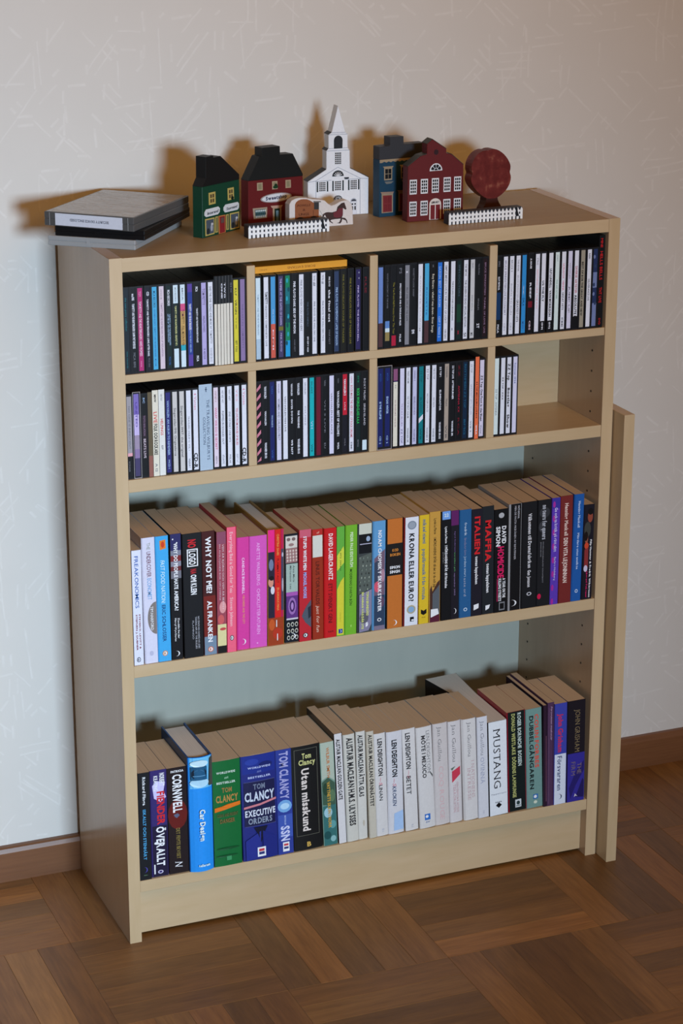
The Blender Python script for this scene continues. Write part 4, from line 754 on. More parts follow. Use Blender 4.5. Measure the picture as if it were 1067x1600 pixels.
JG = (176, 178, 188)
LOW = [
 ((20, 22, 26), 'black paperback with white and sky blue lettering, beside the left side panel', [('t', 'Rickard Flinga', .52, .04, .30, .26, (206, 210, 214), 'b'), ('t', 'ISKALLT OCH STENHÅRT', .5, .34, .81, .26, (70, 150, 196), 'b'), ('m', .5, .905, .26, .026, (74, 70, 160)), ('h', 'DEADLY', .35, .7, .955, .008, (110, 140, 110))]),
 ((50, 40, 100), 'purple paperback with torn white and red splashes behind its title', [('p', [(.1, .14), (.4, .1), (.9, .12), (.8, .2), (.95, .26), (.6, .3), (.2, .26)], (196, 190, 230)), ('r', .05, .97, .52, 1, (28, 22, 50)), ('t', 'NORBERT', .72, .03, .15, .3, WH, 'b'), ('t', 'FIENDER', .62, .2, .51, .46, (196, 40, 46), 'b'), ('t', 'ÖVERALLT', .55, .53, .90, .50, WH, 'b'), ('t', 'KEATING', .32, .05, .19, .24, WH, 'b'), ('e', .28, .68, .14, .012, WH, 'cover_picture'), ('r', .1, .18, .88, .97, WH), ('o', .5, .955, (190, 186, 210))]),
 ((30, 20, 22), 'dark brown paperback with big white surname and a red glow', [('e', .5, .44, .5, .14, (96, 26, 22), 'cover_picture'), ('p', [(.3, .44), (.5, .43), (.6, .45), (.45, .475), (.35, .46)], (90, 96, 120)), ('h', 'PATRICIA', .2, .85, .035, .02, WH, 'b'), ('t', 'CORNWELL', .52, .065, .42, .46, WH, 'b'), ('t', 'DET FEMTE BEVISET', .5, .57, .86, .2, (150, 134, 70), 's'), ('t', 'N', .5, .885, .935, .4, WH, 'si')]),
 ((36, 140, 226), 'bright sky blue hardback with a rounded spine and small car picture', [('r', .08, .95, .005, .27, (110, 186, 226)), ('e', .42, .05, .36, .03, (190, 220, 236), 'cover_picture'), ('e', .42, .215, .38, .04, (170, 210, 236), 'cover_picture'), ('r', .08, .72, .075, .19, (30, 84, 120)), ('p', [(.1, .12), (.2, .095), (.4, .085), (.62, .095), (.7, .12), (.68, .165), (.5, .178), (.2, .175), (.1, .155)], (20, 36, 52)), ('p', [(.18, .12), (.3, .102), (.5, .1), (.6, .118)], (84, 130, 160)), ('r', .16, .66, .15, .156, (96, 150, 186)), ('p', [(.86, .02), (.97, .005), (.97, .25), (.8, .25)], (70, 70, 66)), ('t', 'Car Design', .5, .445, .72, .22, (214, 232, 246), 'b'), ('h', 'tellerum', .3, .76, .935, .022, (206, 228, 244), 'b')], dict(hard=True, bulge=.006, d=.125, pages='w', side=(20, 70, 130))),
 ((18, 98, 48), 'thick dark green paperback with an orange brush stroke', [('h', 'WORLDWIDE', .14, .82, .11, .02, (196, 210, 200), 'b'), ('h', '#1', .42, .56, .16, .02, (150, 190, 160)), ('h', 'BESTSELLER', .14, .82, .205, .02, (196, 210, 200), 'b'), ('h', 'TOM', .32, .68, .275, .045, (150, 110, 60), 'b'), ('h', 'CLANCY', .1, .9, .355, .065, (176, 128, 66), 'b'), ('p', [(.04, .435), (.3, .425), (.5, .41), (.97, .40), (.97, .435), (.6, .45), (.4, .46), (.04, .475)], (214, 110, 26)), ('h', 'CLEAR AND PRESENT', .12, .88, .51, .03, (90, 96, 54), 'b'), ('h', 'DANGER', .22, .76, .565, .04, (120, 96, 54), 'b'), ('e', .5, .83, .42, .012, (14, 76, 38), 'cover_picture'), ('e', .45, .9, .4, .01, (14, 76, 38), 'cover_picture'), ('r', .42, .6, .905, .945, (60, 140, 90))], dict(bulge=.0012)),
 ((34, 42, 116), 'thickest paperback, navy blue with silver titles on a shirt picture', [('r', .03, .97, 0, .17, (30, 46, 130)), ('e', .3, .06, .2, .03, (40, 60, 150), 'cover_picture'), ('e', .7, .1, .2, .03, (24, 34, 96), 'cover_picture'), ('h', 'WORLDWIDE', .18, .84, .115, .018, (176, 186, 226), 'b'), ('h', '#1', .44, .56, .155, .02, (110, 120, 180)), ('h', 'BESTSELLER', .18, .84, .205, .018, (176, 186, 226), 'b'), ('r', .05, .95, .245, .248, (96, 100, 140)), ('r', .05, .95, .25, .665, (26, 28, 66)), ('h', 'TOM', .32, .66, .295, .05, (110, 120, 140), 'b'), ('h', 'CLANCY', .07, .93, .385, .085, (196, 206, 222), 'b'), ('p', [(.03, .475), (.5, .455), (.97, .425), (.97, .445), (.5, .475), (.03, .495)], (196, 120, 130)), ('h', 'EXECUTIVE', .06, .94, .54, .06, (206, 212, 226), 'b'), ('h', 'ORDERS', .14, .84, .615, .055, (130, 140, 160), 'b'), ('r', .05, .95, .662, .665, (90, 94, 130)), ('p', [(.3, .68), (.5, .8), (.7, .68), (.62, .72), (.5, .83), (.38, .72)], (16, 18, 40)), ('p', [(.05, .8), (.5, .72), (.45, .97), (.05, .99)], (36, 46, 130)), ('p', [(.97, .8), (.55, .72), (.55, .97), (.97, .99)], (30, 40, 116)), ('r', .38, .62, .875, .965, WH), ('r', .42, .58, .89, .915, (190, 60, 70)), ('r', .42, .58, .92, .945, (40, 50, 110))], dict(bulge=.0018)),
 ((44, 60, 140), 'medium blue paperback with lilac capitals and a pale glow', [('e', .5, .54, .46, .06, (110, 160, 210), 'cover_picture'), ('e', .5, .54, .3, .03, (170, 206, 236), 'cover_picture'), ('r', .05, .97, .62, .84, (60, 84, 166)), ('t', 'TOM CLANCY', .52, .02, .47, .56, (160, 160, 206), 'b'), ('t', 'SSN', .5, .73, .87, .56, (196, 200, 230), 'b'), ('t', 'BESTSELLER', .5, .63, .72, .1, (180, 196, 230)), ('r', .3, .72, .885, .975, WH), ('r', .36, .66, .9, .92, (190, 60, 70)), ('r', .36, .66, .93, .95, (40, 50, 110))]),
 ((20, 21, 22), 'thick black paperback with cream serif title inside a thin frame', [('r', .1, .115, .03, .86, (96, 96, 84)), ('r', .88, .895, .03, .86, (96, 96, 84)), ('r', .1, .895, .03, .034, (96, 96, 84)), ('r', .1, .895, .856, .86, (96, 96, 84)), ('h', 'Tom', .36, .68, .095, .05, (196, 196, 130), 'bs'), ('h', 'Clancy', .24, .82, .155, .05, (196, 196, 130), 'bs'), ('t', 'Utan misskund', .46, .215, .815, .26, (214, 204, 196), 'bs'), ('h', 'B', .44, .58, .945, .045, (196, 160, 80), 'bs')], dict(bulge=.0012)),
 ((116, 146, 132), 'paperback with a green jungle and waterfall picture', [('p', [(.05, .0), (.97, .0), (.97, .38), (.5, .33), (.05, .36)], (168, 180, 164)), ('p', [(.05, .38), (.5, .34), (.97, .4), (.97, .62), (.05, .6)], (60, 88, 70)), ('e', .3, .45, .2, .06, (38, 66, 50), 'cover_picture'), ('e', .75, .52, .2, .06, (88, 116, 84), 'cover_picture'), ('r', .05, .97, .61, 1, (52, 106, 104)), ('e', .4, .68, .3, .05, (150, 190, 200), 'cover_picture'), ('e', .7, .8, .24, .04, (90, 150, 150), 'cover_picture'), ('e', .3, .9, .26, .04, (30, 76, 76), 'cover_picture'), ('e', .7, .94, .2, .03, (130, 176, 176), 'cover_picture'), ('t', 'WILBUR SMITH', .55, .05, .34, .22, (196, 120, 66)), ('t', 'VATTNETS SKRIN I NORR', .5, .38, .83, .22, (190, 150, 60), 'b')]),
 ((208, 206, 206), 'white paperback with loose cover and heavy black capitals', [('t', 'ALISTAIR MACLEAN GOLDEN GATE', .5, .05, .60, .52, (30, 30, 34), 'b')], dict(d=.115, side=(46, 40, 36))),
 ((198, 196, 186), 'cream paperback, second of the four with heavy black capitals', [('t', 'ALISTAIR MACLEAN H.M.S. ULYSSES', .52, .03, .85, .58, (40, 40, 42), 'b')], dict(bulge=.001)),
 ((202, 200, 192), 'cream paperback, third of the four with heavy black capitals', [('t', 'ALISTAIR MACLEAN ÅTTA GLAS', .45, .03, .60, .58, (40, 40, 42), 'b'), ('e', .6, .85, .12, .03, (184, 176, 160), 'cover_picture')], dict(bulge=.0008)),
 ((190, 184, 168), 'slim yellowed paperback, last of the four with heavy black capitals', [('t', 'ALISTAIR MACLEAN ÖRNNÄSTET', .5, .03, .70, .60, (50, 48, 46), 'b')]),
 ((206, 204, 202), 'white paperback, first of the three with black names and pink squiggles', [('t', 'LEN DEIGHTON', .5, .05, .41, .42, (34, 34, 38), 'b'), ('t', '~S', .48, .42, .5, .3, (206, 130, 140), 'i'), ('t', 'LINAN', .46, .5, .65, .34, (40, 40, 44)), ('t', 'B.1', .55, .93, .96, .2, JG)], dict(bulge=.0008)),
 ((204, 204, 208), 'white paperback with a pale blue patch near its foot', [('p', [(.35, .8), (.97, .78), (.97, .97), (.3, .97)], (160, 190, 226)), ('t', 'LEN DEIGHTON', .46, .08, .44, .34, (34, 34, 38), 'b'), ('t', '~S', .42, .45, .53, .24, (206, 150, 160), 'i'), ('t', 'KROKEN', .4, .53, .72, .26, (70, 80, 110), 'i')], dict(bulge=.0012)),
 ((208, 206, 204), 'white paperback, third of the three with black names and pink squiggles', [('t', 'LEN DEIGHTON', .42, .04, .39, .36, (34, 34, 38), 'b'), ('t', '~S', .42, .4, .48, .24, (206, 130, 140), 'i'), ('t', 'BETET', .38, .46, .64, .36, (40, 40, 44)), ('t', 'B.3', .55, .94, .97, .16, JG)], dict(bulge=.001)),
 ((206, 204, 202), 'cream white paperback with a small blue mark and creased spine', [('t', 'LEN DEIGHTON', .74, .04, .46, .24, (120, 120, 122), 's'), ('t', 'MÖTE I MEXICO', .42, .08, .50, .26, (60, 60, 62), 'bs'), ('p', [(.75, .44), (.97, .48), (.97, .51), (.78, .46)], (90, 90, 90)), ('r', .3, .68, .86, .92, (50, 110, 190)), ('e', .45, .885, .1, .014, WH), ('h', 'BW', .36, .62, .94, .016, (110, 130, 170), 'i')], dict(bulge=.0012)),
 ((198, 192, 190), 'off-white paperback with large faded pink capitals', [('t', 'Jan Guillou', .42, .03, .37, .28, (120, 118, 120), 's'), ('t', 'COQ ROUGE', .48, .42, .95, .34, (206, 170, 172), 's')], dict(bulge=.0012)),
 ((204, 200, 200), 'off-white paperback with a red tilted flag on its spine', [('t', 'Jan Guillou', .45, .03, .40, .32, (120, 118, 120), 's'), ('p', [(.2, .49), (.92, .45), (.92, .53), (.2, .60)], (196, 60, 80)), ('p', [(.1, .46), (.5, .44), (.2, .48)], (90, 110, 96)), ('t', 'DEN DEMOKRATISKE', .64, .6, .9, .18, (210, 176, 180), 's'), ('t', 'TERRORISTEN', .38, .62, .9, .2, (210, 176, 180), 's')], dict(bulge=.0012)),
 ((208, 206, 204), 'off-white paperback with a title in two faded pink lines', [('t', 'Jan Guillou', .46, .03, .37, .28, (124, 122, 124), 's'), ('t', 'I NATIONENS', .68, .41, .78, .26, (190, 160, 164), 's'), ('t', 'INTRESSE', .36, .48, .80, .26, (190, 160, 164), 's')], dict(bulge=.001)),
 ((206, 208, 214), 'cool white paperback with faded blue grey title', [('t', 'Jan Guillou', .5, .04, .38, .36, (130, 132, 140), 's'), ('t', 'OVINNÄ', .46, .40, .66, .4, (150, 156, 180), 's'), ('t', 'PAN', .5, .93, .96, .2, JG)]),
 ((220, 226, 238), 'white book with black serif capitals, deeper than its neighbours', [('t', 'MUSTANG', .46, .08, .71, .38, (24, 26, 34), 's'), ('h', 'Pepparmynt', .12, .92, .77, .014, (130, 134, 146)), ('h', 'SAGA', .32, .66, .86, .014, (60, 64, 76), 'b'), ('p', [(.5, .865), (.66, .895), (.5, .925), (.34, .895)], (14, 15, 20))], dict(d=.205, fan=.016, pages='w', side=(24, 24, 26))),
 ((16, 28, 28), 'dark green black paperback with yellow and pale serif capitals', [('t', 'ROGER BORNICHE  BOSSEN', .68, .02, .55, .2, (190, 206, 200), 'bs'), ('t', 'DONALD WESTLAKE  DÖDENS LAMMUNGE', .34, .02, .86, .2, (176, 180, 110), 'bs'), ('r', .36, .70, .885, .965, (196, 204, 206)), ('e', .53, .92, .1, .02, (40, 60, 60)), ('r', .4, .66, .945, .952, (60, 80, 80))], dict(side=(150, 20, 40))),
 ((110, 146, 140), 'sage green paperback with red and black serif capitals', [('t', 'COLIN FORBES', .68, .06, .60, .26, (206, 84, 70), 'bs'), ('t', 'DUBBELGÅNGAREN', .34, .07, .81, .26, (26, 40, 40), 'bs'), ('r', .4, .72, .865, .915, (50, 110, 170)), ('e', .54, .89, .1, .016, WH), ('e', .54, .945, .12, .016, (200, 210, 190))]),
 ((44, 26, 44), 'very slim aubergine book with a worn edge', [('r', .7, .9, .3, .95, (110, 70, 90))], dict(d=.135)),
 ((76, 50, 80), 'faded purple paperback with blurred pale lettering', [('t', 'Försvunnen musketör', .62, .04, .36, .26, (180, 150, 180), 'i'), ('r', .2, .26, .05, .98, (110, 84, 110)), ('r', .82, .88, .02, .95, (50, 30, 56))], dict(d=.135)),
 ((58, 66, 160), 'blue over white paperback with red script on the blue half', [('r', .03, .97, .50, 1, (206, 214, 228)), ('t', 'John Grisham', .5, .1, .48, .4, (196, 44, 80), 'b'), ('t', 'Försvararen', .46, .52, .86, .38, (40, 50, 96)), ('m', .5, .925, .24, .026, (34, 40, 74))]),
 ((26, 22, 30), 'black over violet blue paperback with brassy serif capitals', [('r', .0, 1, .52, 1, (50, 44, 140)), ('p', [(.1, .86), (.5, .7), (.97, .6), (.97, .7), (.5, .84), (.2, .97)], (36, 30, 100)), ('p', [(.5, .96), (.9, .78), (.97, .8), (.97, .97)], (32, 26, 86)), ('t', 'JOHN GRISHAM', .56, .09, .51, .30, (134, 116, 84), 's'), ('t', 'THE', .7, .62, .73, .26, (130, 110, 110), 's'), ('t', 'FIRM', .34, .6, .74, .26, (120, 104, 110), 's'), ('p', [(.46, .92), (.62, .955), (.52, .945), (.4, .955)], (190, 186, 200))]),
]
for g, b in zip(LG, LOW):
    cov, lab, items = b[:3]; kw = dict(b[3]) if len(b) > 3 else {}
    if kw.get('pages') == 'w': kw['pages'] = M_pages_white
    d = kw.pop('d', 0.108 if g[2] < 1830 else 0.112)
    make_book(g, 0.1021, cov, lab + ', lower book shelf', 'books on the lower book shelf', items, d=d, **kw)

# ================================================================== ORNAMENTS ON THE TOP (outlines in millimetres on each block's own front)
ZT = 1.0596
def mm(pts): return [(a * 1e-3, max(b, 0.0) * 1e-3) for a, b in pts]
def chop(poly, xa, keep_above, za, zb, x1):
    """part of an outline above or below the line from (xa, za) to (x1, zb)"""
    def side(p): return (p[1] - (za + (zb - za) * (p[0] - xa) / (x1 - xa))) * (1 if keep_above else -1)
    out = []
    for i, p in enumerate(poly):
        q = poly[(i + 1) % len(poly)]; sp_, sq = side(p), side(q)
        if sp_ >= 0: out.append(p)
        if sp_ * sq < 0:
            t = sp_ / (sp_ - sq); out.append((p[0] + (q[0] - p[0]) * t, p[1] + (q[1] - p[1]) * t))
    return out
class Block:
    def __init__(s, name, loc, yaw, label, depth=0.018):
        s.r = tag(link(name, None, None, None, (*loc, ZT), (0, 0, yaw)), label, 'ornament', 'painted wooden village blocks on the bookcase top')
        s.d = depth; s.n = 0
    def body(s, name, outline, c, y0=0.0, y1=None, rough=0.5, bev=0.0006):
        return link(name, prism(name, mm(outline), y0, s.d if y1 is None else y1, bev), ink(c, rough), s.r)
    def flat(s, name, pts, c, parent=None, th=0.00035, base=0.0, rough=0.5):
        return link(name, prism(name, mm(pts), -base - th, -base + 0.0002), ink(c, rough), parent or s.r)
    def quad(s, q, u0, u1, v0, v1):
        """sub-rectangle of a quad given as top left, top right, bottom right, bottom left"""
        def P(u, v):
            t = [q[0][i] + (q[1][i] - q[0][i]) * u for i in (0, 1)]; b = [q[3][i] + (q[2][i] - q[3][i]) * u for i in (0, 1)]
            return (t[0] + (b[0] - t[0]) * v, t[1] + (b[1] - t[1]) * v)
        return [P(u0, v0), P(u1, v0), P(u1, v1), P(u0, v1)]
    def window(s, q, frame, pane, nx, ny, m=0.12, g=0.10, name='window'):
        w = s.flat(name, q, frame)
        vs_, fs = [], []
        for i in range(nx):
            for j in range(ny):
                u0 = m + (1 - 2 * m) * (i + g) / nx; u1 = m + (1 - 2 * m) * (i + 1 - g) / nx
                v0 = m * .7 + (1 - 1.4 * m) * (j + g) / ny; v1 = m * .7 + (1 - 1.4 * m) * (j + 1 - g) / ny
                n = len(vs_)
                vs_ += [(a * 1e-3, -0.00045, b * 1e-3) for a, b in s.quad(q, u0, u1, v0, v1)]; fs.append((n + 3, n + 2, n + 1, n))
        link('pane', from_faces('pane', vs_, fs), ink(pane, 0.3), w)
        return w
    def ellipse(s, cx, cz, rx, rz, a0=0, a1=360, n=20):
        p = [(cx + rx * math.cos(math.radians(a0 + (a1 - a0) * i / n)), cz + rz * math.sin(math.radians(a0 + (a1 - a0) * i / n))) for i in range(n + (a1 - a0 < 360))]
        return p
    def letters(s, t, x0, x1, z0, z1, h, c, fl='', parent=None):
        V, F, wd = layout(t, 'b' in fl, 's' in fl, 0.2 if 'i' in fl else 0)
        k = (x1 - x0) / wd
        v = [((x0 + p[0] * k) * 1e-3, -0.0010, (z0 + (z1 - z0) * p[0] / wd + p[1] / CAP * h) * 1e-3) for p in V]
        return link('lettering', from_faces('lettering', v, F), ink(c), parent or s.r)
WHT, BLK, TAN = (214, 218, 222), (18, 20, 22), (150, 134, 110)

# --- green shop
b = Block('village_house', (.1674, -.1811), .5656, 'dark green wooden shop block with black roof and yellow windows beside the disc cases')
out = [(0, 0), (0.6, 74.4), (9.2, 85.5), (9.6, 116.0), (26.5, 116.0), (27.5, 112.9), (43.9, 113.0), (87.0, 80.6), (87.9, 0)]
b.body('facade', chop(out, 0, False, 74.2, 73.2, 88), (16, 60, 42)); b.body('roof', chop(out, 0, True, 74.2, 73.2, 88), (20, 21, 22))
YL = (176, 158, 88)
for q in ([(14.8, 63.8), (30.3, 63.7), (30.5, 46.2), (15.0, 46.2)], [(58.8, 64.0), (73.4, 63.8), (73.8, 46.3), (59.2, 46.3)]): b.window(q, YL, (84, 70, 50), 2, 2, 0.16, 0.12)
b.flat('tree_picture', b.ellipse(69.5, 48.5, 3.0, 2.6), (14, 30, 20), base=0.0006)
for q, t in (([(4.5, 37.0), (8.0, 40.8), (36.7, 41.0), (40.5, 37.6), (39.4, 32.3), (35.4, 29.8), (8.1, 29.8), (4.3, 32.6)], 'Interand'), ([(48.8, 37.6), (53.4, 41.2), (82.2, 40.8), (85.1, 38.2), (85.0, 32.1), (81.9, 29.4), (52.1, 29.7), (48.7, 33.3)], 'Stormand')):
    sg = b.flat('sign', q, (200, 204, 208)); x = q[0][0]; b.letters(t, x + 6, x + 31, 32.6, 33.2, 4.2, (40, 46, 60), 'i', sg)
for q in ([(5.6, 27.1), (27.3, 26.6), (27.0, 2.6), (5.9, 2.3)], [(63.4, 26.7), (84.9, 26.2), (84.9, 2.3), (63.9, 2.5)]):
    w = b.flat('shop_window', q, YL); b.flat('pane', b.quad(q, .1, .9, .08, .92), (70, 80, 92), w, base=0.0004)
    b.flat('figure', b.ellipse(*[(q[0][0] * .35 + q[1][0] * .65), 12.5], 2.6, 5.0), (150, 156, 166), w, base=0.0008)
    b.flat('figure', b.ellipse((q[0][0] * .72 + q[1][0] * .28), 8.5, 3.4, 4.5), (34, 40, 44), w, base=0.0008)
    b.flat('figure', b.ellipse((q[0][0] * .3 + q[1][0] * .7), 18.0, 2.3, 2.0), (180, 184, 190), w, base=0.0009)
for q in ([(29.4, 27.0), (35.3, 26.9), (35.1, 3.8), (29.0, 3.7)], [(54.5, 26.4), (60.6, 26.2), (60.8, 3.6), (54.9, 3.6)]):
    w = b.flat('side_window', q, YL); b.flat('pane', b.quad(q, .28, .74, .06, .94), (92, 92, 70), w, base=0.0004)
q = [(36.8, 27.1), (53.0, 26.5), (52.9, 0.6), (37.0, 0.6)]
w = b.flat('door', q, (176, 110, 60)); b.flat('door_leaf', b.quad(q, .13, .87, .06, .97), (124, 34, 38), w, base=0.0004); b.flat('pane', b.quad(q, .3, .72, .12, .42), (90, 70, 66), w, base=0.0009)

# --- red sweet shop
b = Block('village_house', (.2554, -.1319), math.radians(15), 'red wooden sweet shop block with black roof behind the long picket fence', 0.019)
out = [(0, 0), (0.4, 69.7), (20.5, 102.9), (25.5, 103.3), (25.7, 115.2), (57.8, 114.9), (58.2, 102.3), (81.5, 101.5), (99.6, 69.6), (100.2, 0)]
b.body('facade', chop(out, 0, False, 69.0, 66.5, 100), (94, 25, 27)); b.body('roof', chop(out, 0, True, 69.0, 66.5, 100), (22, 24, 24))
for q in ([(15.7, 64.8), (25.8, 64.6), (26.0, 53.0), (15.9, 53.3)], [(43.0, 64.3), (52.6, 64.0), (52.8, 52.1), (43.1, 52.3)], [(67.3, 63.7), (77.0, 63.3), (77.2, 51.4), (67.5, 51.7)]): b.window(q, (160, 142, 116), (130, 122, 96), 1, 1, 0.2, 0.0)
b.flat('tree_picture', b.ellipse(49.0, 55.5, 4.6, 2.4), (20, 56, 30), base=0.0006)
b.flat('tree_picture', b.ellipse(49.5, 58.0, 2.6, 2.4), (16, 46, 24), base=0.0007)
sr = b.flat('sign', b.ellipse(50.2, 39.5, 28.5, 6.9), (150, 140, 140)); sg = b.flat('sign_panel', b.ellipse(50.2, 39.5, 26.0, 5.6), (206, 210, 216), sr, base=0.0003)
b.letters('Sweetshop', 31, 69, 37.2, 37.8, 5.4, (52, 56, 84), 'bs', sr)
q = [(7.6, 28.0), (33.8, 27.2), (33.1, 11.2), (9.3, 12.0)]
w = b.flat('shop_window', q, (150, 136, 118)); b.flat('pane', b.quad(q, .14, .86, .16, .9), (70, 96, 100), w, base=0.0004)
for i in range(6):
    b.flat('sweet_jar', b.ellipse(13.5 + 3.2 * i, 23.4 - .1 * i, 1.2, 1.2), (196, 206, 206), w, base=0.0008); b.flat('sweet_jar', b.ellipse(13.5 + 3.2 * i, 14.8 - .1 * i, 1.2, 1.3), (180, 190, 190), w, base=0.0008)
    b.flat('sweet_jar', b.ellipse(13.5 + 3.2 * i, 19.0 - .1 * i, 1.3, 1.5), (24, 50, 52), w, base=0.0008)
q = [(43.8, 25.5), (59.4, 24.6), (59.2, 0.6), (44.0, 0.6)]
w = b.flat('door_frame', q, (160, 136, 110)); b.flat('lintel', [(39.8, 28.2), (61.8, 27.2), (59.4, 24.0), (42.1, 24.9)], (176, 142, 124), w, base=0.0003)
b.flat('door_leaf', b.quad(q, .2, .8, .08, 1), (18, 36, 26), w, base=0.0004); b.flat('pane', b.quad(q, .36, .66, .2, .9), (104, 130, 140), w, base=0.0009)

# --- white church
b = Block('village_church', (.3648, -.0925), math.radians(-1), 'white wooden church block with a tall pointed steeple', 0.018)
out = [(0, 0), (0, 54.3), (29.9, 71.1), (30.0, 99.1), (33.3, 102.1), (33.3, 122.8), (38.4, 126.0), (48.6, 165.7), (60.4, 125.8), (63.9, 122.6), (64.1, 101.6), (67.4, 98.2), (67.9, 70.9), (97.9, 55.2), (98.0, 0)]
b.body('facade', out, (222, 226, 234))
for q in ([(0, 54.3), (29.9, 71.1), (29.5, 72.0), (-0.6, 55.2)], [(97.9, 55.2), (67.9, 70.9), (68.3, 71.8), (98.4, 56.1)], [(29.9, 99.1), (33.3, 102.1), (32.6, 102.9), (29.2, 99.8)], [(33.3, 122.8), (38.4, 126.0), (37.8, 127.0), (32.7, 123.7)]):
    b.body('roof_edge', q, (40, 42, 46), 0.0008, None, 0.5, 0.0)
b.flat('belfry_opening', [(41.8, 101.6)] + [(48.7 + 7.0 * math.cos(math.radians(a)), 113.8 + 7.2 * math.sin(math.radians(a))) for a in range(180, -1, -20)] + [(55.4, 101.6)], (26, 28, 32))
b.window([(42.6, 96.8), (54.2, 96.6), (54.2, 77.2), (42.6, 77.4)], WHT, BLK, 4, 6, 0.06, 0.13)
fan = b.flat('fan_window', b.ellipse(48.3, 60.0, 9.2, 8.8, 0, 180), BLK)
for a in (25, 52, 78, 104, 130, 156):
    r_ = math.radians(a); x, z = math.cos(r_), math.sin(r_); px, pz = -z * .45, x * .45
    b.flat('glazing_bar', [(48.3 + 2.4 * x - px, 60.0 + 2.4 * z - pz), (48.3 + 7.2 * x - px, 60.0 + 7.0 * z - pz), (48.3 + 7.2 * x + px, 60.0 + 7.0 * z + pz), (48.3 + 2.4 * x + px, 60.0 + 2.4 * z + pz)], WHT, fan, base=0.0004)
b.flat('glazing_bar', b.ellipse(48.3, 60.3, 2.2, 2.4, 0, 180), WHT, fan, base=0.0004)
for x0 in (14.0, 39.0, 64.5):
    q = [(x0 + 3.6, 53.3), (x0 + 14.8, 53.3), (x0 + 14.8, 38.2), (x0 + 3.6, 38.2)]
    w = b.window(q, WHT, BLK, 4, 5, 0.04, 0.14)
    for dx in (0.2, 16.4): b.flat('shutter', [(x0 + dx, 53.4), (x0 + dx + 2.2, 53.4), (x0 + dx + 2.2, 37.9), (x0 + dx, 37.9)], (24, 34, 36), w)
f2 = b.flat('fan_window', b.ellipse(48.3, 25.2, 7.0, 5.8, 0, 180), (44, 46, 52))
for a in (30, 60, 90, 120, 150):
    r_ = math.radians(a); x, z = math.cos(r_), math.sin(r_); px, pz = -z * .35, x * .35
    b.flat('glazing_bar', [(48.3 + 2 * x - px, 25.2 + 2 * z - pz), (48.3 + 6 * x - px, 25.2 + 5 * z - pz), (48.3 + 6 * x + px, 25.2 + 5 * z + pz), (48.3 + 2 * x + px, 25.2 + 2 * z + pz)], WHT, f2, base=0.0004)
LG_ = (150, 156, 170)
b.flat('moulding', [(41.0, 24.6), (55.6, 24.6), (55.6, 24.0), (41.0, 24.0)], LG_)
b.flat('door', [(42.4, 23.4), (54.4, 23.4), (54.4, 1), (42.4, 1)], (196, 200, 208)); b.flat('letter_slot', [(44, 21.4), (48, 21.4), (48, 20.4), (44, 20.4)], BLK, base=.0004)
for x0 in (68.8, 17.0):
    dd = b.flat('side_door', [(x0, 1), (x0, 21.0)] + [(x0 + 5 + 5 * math.cos(math.radians(a)), 21.0 + 4.4 * math.sin(math.radians(a))) for a in range(180, -1, -30)] + [(x0 + 10, 1)], (176, 182, 194))
    b.flat('door_leaf', [(x0 + .7, 1), (x0 + .7, 20.0), (x0 + 9.3, 20.0), (x0 + 9.3, 1)], (214, 218, 226), dd, base=.0004)
    b.flat('pane', b.ellipse(x0 + 5, 20.8, 3.9, 3.0, 0, 180), (60, 62, 70), dd, base=.0004)
    for px in (1.6, 6.0):
        b.flat('pane', [(x0 + px, 17.6), (x0 + px + 2.2, 17.6), (x0 + px + 2.2, 15.2), (x0 + px, 15.2)], BLK, dd, base=.0008); b.flat('pane', [(x0 + px, 13.0), (x0 + px + 2.2, 13.0), (x0 + px + 2.2, 7.4), (x0 + px, 7.4)], BLK, dd, base=.0008)
b.flat('plaque', [(58.4, 57.6), (66.0, 57.6), (66.0, 55.6), (64.0, 55.0), (60.4, 55.0), (58.4, 56.0)], (30, 34, 40))
def line(p, q, t=0.35):
    dx, dz = q[0] - p[0], q[1] - p[1]; l = math.hypot(dx, dz); nx, nz = -dz / l * t, dx / l * t
    b.flat('moulding', [(p[0] + nx, p[1] + nz), (q[0] + nx, q[1] + nz), (q[0] - nx, q[1] - nz), (p[0] - nx, p[1] - nz)], LG_, th=0.00025)
for p, q in (((0.4, 53.7), (12.4, 54.8)), ((12.4, 54.8), (48.2, 73.6)), ((48.2, 73.6), (84.9, 54.7)), ((84.9, 54.7), (97.6, 53.2)), ((13.0, 54.5), (13.0, 1)), ((84.4, 54.5), (84.4, 1)), ((13.2, 54.0), (37.5, 54.6)), ((59.0, 54.6), (84.0, 54.2)), ((33.8, 102.2), (63.6, 102.0)), ((38.6, 125.6), (60.2, 125.4)), ((34.0, 122.8), (63.4, 122.6)), ((30.6, 98.8), (67.0, 98.4))): line(p, q)

